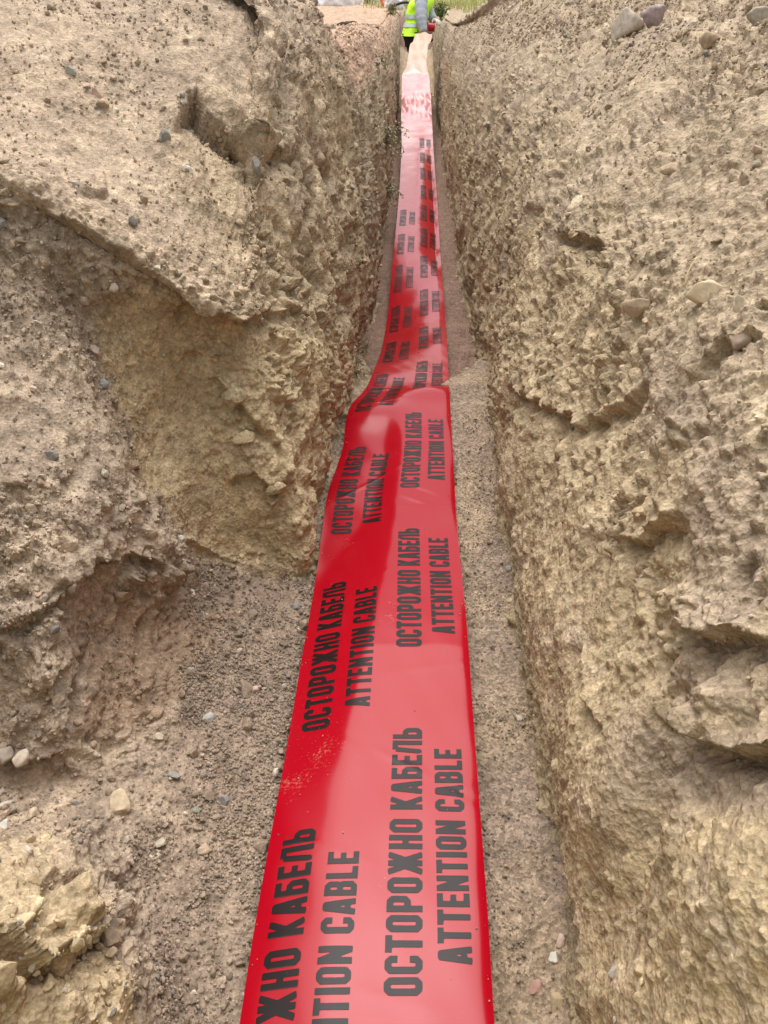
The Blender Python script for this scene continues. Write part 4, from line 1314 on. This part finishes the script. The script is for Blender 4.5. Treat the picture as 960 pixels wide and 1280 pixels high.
# things standing on the grass beyond the left bank
def ground_at(px_, z_off=0.0):
    """where the picture column meets level ground at the given survey row"""
    x, y = px_
    r = ray(x, y)
    for tt in np.linspace(6, 60, 5400):
        q = np.array([0, 0, CAM_H]) + r * tt
        if q[2] <= grade_z(q[1]) + .05 + z_off: return q, tt
    return q, tt
M_SHEET = simple_mat('white_sheet', (.80, .80, .80), .5, .4, .004, 8, .05)
def draped(name, label, cat, px_, w, d, h_, mat, seed, rot=0):
    """crumpled sheet or bag lying in a heap on the ground, closed below"""
    q, tt = ground_at(px_)
    sv, sf = ico(5)
    v = sv.copy()
    v[:, 2] = np.where(v[:, 2] < -.15, -.15 + (v[:, 2] + .15) * .05, v[:, 2])
    f_ = fbm(v + seed, .9, 4, seed); f2_ = np.abs(fbm(v + seed, .45, 3, seed + 3))
    v = v * (1 + .28 * f_ - .30 * f2_)[:, None]
    v = v * np.array([w / 2, d / 2, h_])
    v[:, 2] += h_ * .12
    o = link_mesh(name, v, sf, mat)
    o.location = q; o.rotation_euler = (0, 0, R(rot))
    tag(o, label, cat)
    return o, q, tt
draped('plastic_sheet', 'crumpled white plastic sheet on the ground at the top left beyond the left heap', 'plastic sheet', (421, 7), 1.15, .8, .46, M_SHEET, 31, 10)
draped('plastic_sheet', 'long flat white sheet behind the crumpled one at the upper left', 'plastic sheet', (450, 2.5), 1.0, .6, .26, M_SHEET, 35, -5)
draped('sack', 'white sack lying under the black cable loop left of the worker', 'sack', (492, 11), .42, .35, .25, simple_mat('sack_cloth', (.66, .66, .64), .8, .2, .003, 14, .12), 38, 20)
# grey blue post on a splayed dark foot
q, tt = ground_at((463, 6))
post = empty('post', q)
tag(post, 'grey blue post on a splayed dark foot standing beyond the left bank', 'post')
M_POST = simple_mat('post_paint', (.46, .55, .60), .5, .4, 0, 10, .1)
M_DARKM = simple_mat('dark_metal', (.07, .075, .085), .5)
tube([(0.05, 0, .05), (.05, 0, .5), (.05, 0, 1.1)], [.085, .085, .085], M_POST, 'pole', post, 14)
tube([(-.05, 0, .0), (-.05, 0, .14), (-.05, 0, .32), (-.05, 0, .6)], [.13, .085, .055, .05], M_DARKM, 'foot', post, 12)
# orange hose, black cable loop
q, tt = ground_at((482, 11))
M_ORANGE = simple_mat('orange_rubber', (.55, .09, .03), .5)
ctrl = [at_t(474, -14, tt), at_t(476, -4, tt), at_t(479.5, 5, tt), at_t(484, 11.5, tt * .995), at_t(492, 15, tt * .97)]
ho = tube(curve_pts(ctrl, 30), [.035] * 30, M_ORANGE, 'hose', sides=10)
tag(ho, 'orange red hose curving down to the ground left of the black cable', 'hose')
q, tt = ground_at((488, 13))
M_BLACK = simple_mat('black_rubber', (.025, .025, .028), .5)
ctrl = [at_t(486, 12, tt), at_t(492, 7.5, tt), at_t(500, 4, tt), at_t(509, 3, tt), at_t(517, 6, tt * 1.02), at_t(521, 13, tt * 1.04), at_t(512, 17, tt * 1.0)]
cb_ = tube(curve_pts(ctrl, 40), [.024] * 40, M_BLACK, 'cable', sides=10)
tag(cb_, 'thick black cable arching over the white sack behind the worker', 'cable')
# ------------------------------------------------------------------ the worker holding the end of the tape
def skin_body(name, joints, edges, root, mat, parent=None, levels=2, offset=None):
    """one continuous surface grown over a skeleton: joints = {name: (position, radius or (rx, ry))}"""
    keys = list(joints)
    me = bpy.data.meshes.new(name)
    me.from_pydata([tuple(joints[k][0]) for k in keys], [(keys.index(a), keys.index(b)) for a, b in edges], [])
    o = bpy.data.objects.new(name, me)
    COL.objects.link(o)
    md = o.modifiers.new('skin', 'SKIN'); md.use_smooth_shade = True
    if not me.skin_vertices: me.skin_vertices.new()
    for i, k in enumerate(keys):
        r = joints[k][1]
        me.skin_vertices[0].data[i].radius = r if hasattr(r, '__len__') else (r, r)
        me.skin_vertices[0].data[i].use_root = (k == root)
    sb = o.modifiers.new('sub', 'SUBSURF'); sb.levels = levels; sb.render_levels = levels
    dg = bpy.context.evaluated_depsgraph_get()
    m2 = bpy.data.meshes.new_from_object(o.evaluated_get(dg))
    m2.name = name
    bpy.data.objects.remove(o, do_unlink=True)
    m2.materials.clear(); m2.materials.append(mat)
    m2.polygons.foreach_set('use_smooth', np.ones(len(m2.polygons), bool))
    o = bpy.data.objects.new(name, m2)
    COL.objects.link(o)
    if parent is not None: o.parent = parent
    return o

DT = 10.3
def wp(x, y, dt=0.0): return Vector(at_t(x, y, DT + dt))
O = wp(517, 44); O.z = float(floor_z(O.y)) + .01
hip = wp(518, 41) - O; chest = wp(523, 14) - O; neck = wp(531, -7) - O
head = wp(541, -15) - O
facing = Vector((.93, -.36, 0)).normalized(); side = Vector((0.36, .93, 0)).normalized()
sh_r = wp(526.5, -1, -.2) - O; el_r = wp(526.5, 22, -.22) - O; wr_r = wp(529.5, 40, -.2) - O
sh_l = wp(530.5, -1, .2) - O; el_l = wp(537.5, 17, .18) - O; wr_l = wp(541.5, 25, .10) - O
kn_r = hip * .54 + facing * .10 - side * .08; kn_l = hip * .54 + facing * .07 + side * .08
kn_r.z = hip.z * .53; kn_l.z = hip.z * .53
an_r = Vector((hip.x - .06, hip.y, .09)) - side * .07; an_l = Vector((hip.x - .04, hip.y, .09)) + side * .07
M_SKIN = simple_mat('skin', (.48, .30, .21), .55, .4, 0, 30, .08)
M_VEST = simple_mat('hi_vis_cloth', (.50, .86, .02), .7, .3, .004, 22, .10)
M_BAND = simple_mat('reflective_tape', (.34, .40, .38), .45, .5, 0, 60, .1)
M_SLEEVE = simple_mat('grey_cloth', (.36, .39, .43), .85, .2, .004, 26, .15)
M_TROUS = simple_mat('dark_cloth', (.035, .033, .036), .85, .2, .004, 22, .2)
M_GLOVE = simple_mat('dark_glove', (.04, .032, .035), .8)
M_PGLOVE = simple_mat('pale_glove', (.62, .55, .48), .8)
M_HAIR = simple_mat('dark_hair', (.02, .017, .015), .6, .4, .003, 120, .3)

J = {'hip': (hip, (.13, .115)), 'waist': (hip.lerp(chest, .5), (.125, .105)), 'chest': (chest.lerp(neck, .35), (.145, .115)), 'neckb': (neck - Vector((0, 0, .02)), .065), 'neck': (neck.lerp(head, .5), .055),
     'head': (head + facing * .01, (.085, .10)), 'crown': (head + Vector((0, 0, .085)) - facing * .01, (.07, .08)),
     'sr': (sh_r, .062), 'er': (el_r, .047), 'wr': (wr_r, .032), 'sl': (sh_l, .062), 'el': (el_l, .047), 'wl': (wr_l, .032),
     'hr': (hip - side * .085 - Vector((0, 0, .06)), .095), 'kr': (kn_r, .066), 'ar': (an_r, .042), 'tr': (an_r + facing * .17 - Vector((0, 0, .055)), .034),
     'hl': (hip + side * .085 - Vector((0, 0, .06)), .095), 'kl': (kn_l, .066), 'al': (an_l, .042), 'tl': (an_l + facing * .17 - Vector((0, 0, .055)), .034)}
E = [('hip', 'waist'), ('waist', 'chest'), ('chest', 'neckb'), ('neckb', 'neck'), ('neck', 'head'), ('head', 'crown'), ('chest', 'sr'), ('sr', 'er'), ('er', 'wr'),
     ('chest', 'sl'), ('sl', 'el'), ('el', 'wl'), ('hip', 'hr'), ('hr', 'kr'), ('kr', 'ar'), ('ar', 'tr'), ('hip', 'hl'), ('hl', 'kl'), ('kl', 'al'), ('al', 'tl')]
person = empty('person', O)
tag(person, 'worker in a lime safety vest stooping in the trench and holding the tape end', 'person')
skin_body('body', J, E, 'hip', M_SKIN, person)
# face: nose, ears, eyes, mouth, shaped as part of the head's own small mesh
for sgn in (-1, 1):
    ear = link_mesh('ear', *[x for x in (lambda v, f: (v * np.array([.035, .014, .05]) @ np.array([facing[:], side[:], (0, 0, 1)]), f))(*ico(2))], M_SKIN, person)
    ear.location = head + side * .088 * sgn
    eye = link_mesh('eye', ico(2)[0] * .012, ico(2)[1], M_HAIR, person)
    eye.location = head + facing * .088 + side * .034 * sgn + Vector((0, 0, .03))
nose = link_mesh('nose', ico(2)[0] * np.array([.022, .016, .028]), ico(2)[1], M_SKIN, person); nose.location = head + facing * .105
mouth = link_mesh('mouth', ico(2)[0] * np.array([.01, .026, .006]), ico(2)[1], simple_mat('lips', (.36, .15, .12), .5), person); mouth.location = head + facing * .09 - Vector((0, 0, .05))
hv, hf = ico(4)
hk = (hv[:, 2] > -.25) & ~((hv @ np.array(facing[:]) > .55) & (hv[:, 2] < .55))
hf = np.array([f for f in hf if hk[f].all()])
hair = link_mesh('hair', hv * np.array([.112, .108, .118]) * (1 + .04 * fbm(hv, .35, 3, 55))[:, None], hf, M_HAIR, person)
hair.location = head + Vector((0, 0, .035)) - facing * .008

def loft(name, rings, mat, parent, seg=36, crumple=.0, seed=0, cap=False):
    """rings: (centre, half width along facing, half width along side)"""
    V, F = [], []
    for c_, a, b_ in rings:
        for m in range(seg):
            an = 2 * math.pi * m / seg
            V.append(np.array(c_ + facing * math.cos(an) * a + side * math.sin(an) * b_))
    V = np.array(V)
    if crumple:
        cen = np.repeat(np.array([r[0][:] for r in rings]), seg, axis=0)
        V = cen + (V - cen) * (1 + crumple * fbm(V, .13, 3, seed))[:, None]
    for i in range(len(rings) - 1):
        for m in range(seg):
            F.append((i * seg + m, i * seg + (m + 1) % seg, (i + 1) * seg + (m + 1) % seg, (i + 1) * seg + m))
    if cap:
        F.append(tuple(range(seg - 1, -1, -1))); F.append(tuple(range(len(V) - seg, len(V))))
    return link_mesh(name, V, F, mat, parent)
# vest: a loose sleeveless tube from the seat to the shoulders, open round the arms by lying inside them
ax = [hip - (chest - hip) * .12, hip, hip.lerp(chest, .33), hip.lerp(chest, .66), chest, chest.lerp(neck, .4), chest.lerp(neck, .72), chest.lerp(neck, .9), chest.lerp(neck, 1.0)]
wd = [(.160, .21), (.155, .205), (.140, .195), (.135, .20), (.145, .225), (.150, .235), (.125, .205), (.10, .13), (.075, .085)]
kk = np.linspace(0, 8, 33)
axs = herm(kk, np.arange(9.), np.array([v[:] for v in ax])); wds = herm(kk, np.arange(9.), np.array(wd))
vest = loft('vest', [(Vector(p), a, b_) for p, (a, b_) in zip(axs, wds)], M_VEST, person, 44, .16, 61)
for lo in (7.6, 12.2):
    rr = np.linspace(lo, lo + 2.3, 5)
    pa = np.stack([np.interp(rr, np.arange(33), axs[:, i]) for i in range(3)], 1); wa = np.stack([np.interp(rr, np.arange(33), wds[:, i]) for i in range(2)], 1)
    loft('reflective_band', [(Vector(p), a + .010, b_ + .010) for p, (a, b_) in zip(pa, wa)], M_BAND, vest, 44, .16, 61)
def limb(name, a, b_, c_, r0, r1, r2, mat):
    pts = curve_pts([a, b_, c_], 18)
    rad = np.interp(np.linspace(0, 2, 18), [0, 1, 2], [r0, r1, r2]) * (1 + .07 * np.sin(np.arange(18) * 2.1))
    return tube(pts, rad, mat, name, person, 14)
limb('sleeve', sh_r, el_r, wr_r, .088, .070, .050, M_SLEEVE)
limb('sleeve', sh_l, el_l, wr_l, .082, .066, .050, M_SLEEVE)
TJ = {'w': (hip - Vector((0, 0, .03)), (.105, .105)), 'hr': (hip - side * .085 - Vector((0, 0, .06)), .112), 'kr': (kn_r, .085), 'ar': (an_r + Vector((0, 0, .02)), .066),
      'hl': (hip + side * .085 - Vector((0, 0, .06)), .112), 'kl': (kn_l, .085), 'al': (an_l + Vector((0, 0, .02)), .066)}
skin_body('trousers', TJ, [('w', 'hr'), ('hr', 'kr'), ('kr', 'ar'), ('w', 'hl'), ('hl', 'kl'), ('kl', 'al')], 'w', M_TROUS, person)
for a_ in (an_r, an_l):
    skin_body('boot', {'a': (a_ + Vector((0, 0, .05)), .058), 'b': (a_ - Vector((0, 0, .035)), .055), 'c': (a_ + facing * .10 - Vector((0, 0, .04)), .048), 'd': (a_ + facing * .18 - Vector((0, 0, .05)), .038)},
              [('a', 'b'), ('b', 'c'), ('c', 'd')], 'b', M_DARKM, person)
def glove(wrist, direction, curl, mat, label=None):
    """palm, four bent fingers of different lengths and a thumb from the side of the palm"""
    d = Vector(direction).normalized(); s = d.cross(Vector(curl)).normalized(); c_ = s.cross(d).normalized()
    J2 = {'w': (wrist, .036), 'p': (wrist + d * .055, (.044, .028)), 'k': (wrist + d * .085, (.042, .024))}
    E2 = [('w', 'p'), ('p', 'k')]
    for i, (off, ln) in enumerate(((-.033, .075), (-.011, .085), (.011, .080), (.033, .064))):
        b0 = wrist + d * .085 + s * off
        J2[f'a{i}'] = (b0 + d * ln * .38 + c_ * ln * .10, .0115); J2[f'b{i}'] = (b0 + d * ln * .66 + c_ * ln * .36, .0105); J2[f'c{i}'] = (b0 + d * ln * .72 + c_ * ln * .66, .009)
        E2 += [('k', f'a{i}'), (f'a{i}', f'b{i}'), (f'b{i}', f'c{i}')]
    J2['t0'] = (wrist + d * .045 - s * .05 + c_ * .01, .014); J2['t1'] = (wrist + d * .075 - s * .062 + c_ * .035, .012)
    E2 += [('p', 't0'), ('t0', 't1')]
    return skin_body('glove', J2, E2, 'p', mat, person, 1)
glove(wr_r, wp(533.5, 47, -.16) - O - wr_r, facing, M_GLOVE)
g2 = glove(wr_l, wp(546, 26, .05) - O - wr_l, Vector((0, -.3, -1)), M_PGLOVE)
g2['label'] = 'pale glove on the far hand'
# the last turns of the tape, still on the roll, by the worker's far hand
roll = empty('tape_roll', wp(538, 34, .02))
rv, rf = [], []
sg = 40
prof = [(.028, -.05), (.046, -.05), (.048, -.046), (.048, .046), (.046, .05), (.028, .05)]
for m in range(sg):
    an = 2 * math.pi * m / sg
    for r_, x_ in prof:
        rv.append((x_, r_ * math.cos(an), r_ * math.sin(an)))
k6 = len(prof)
for m in range(sg):
    for j in range(k6):
        rf.append((m * k6 + j, ((m + 1) % sg) * k6 + j, ((m + 1) % sg) * k6 + (j + 1) % k6, m * k6 + (j + 1) % k6))
M_ROLL = simple_mat('roll_red', (.45, .004, .015), .3, .5, 0, 40, .1)
link_mesh('wound_tape', rv, rf, M_ROLL, roll)
tube([(-.052, 0, 0), (0, 0, 0), (.052, 0, 0)], [.0275] * 3, simple_mat('card_core', (.35, .26, .17), .9), 'core', roll, 20)
roll.rotation_euler = (R(10), R(8), R(15))
tag(roll, 'small bright red roll of tape in front of the worker', 'tape roll')
print('OBJECTS DONE')
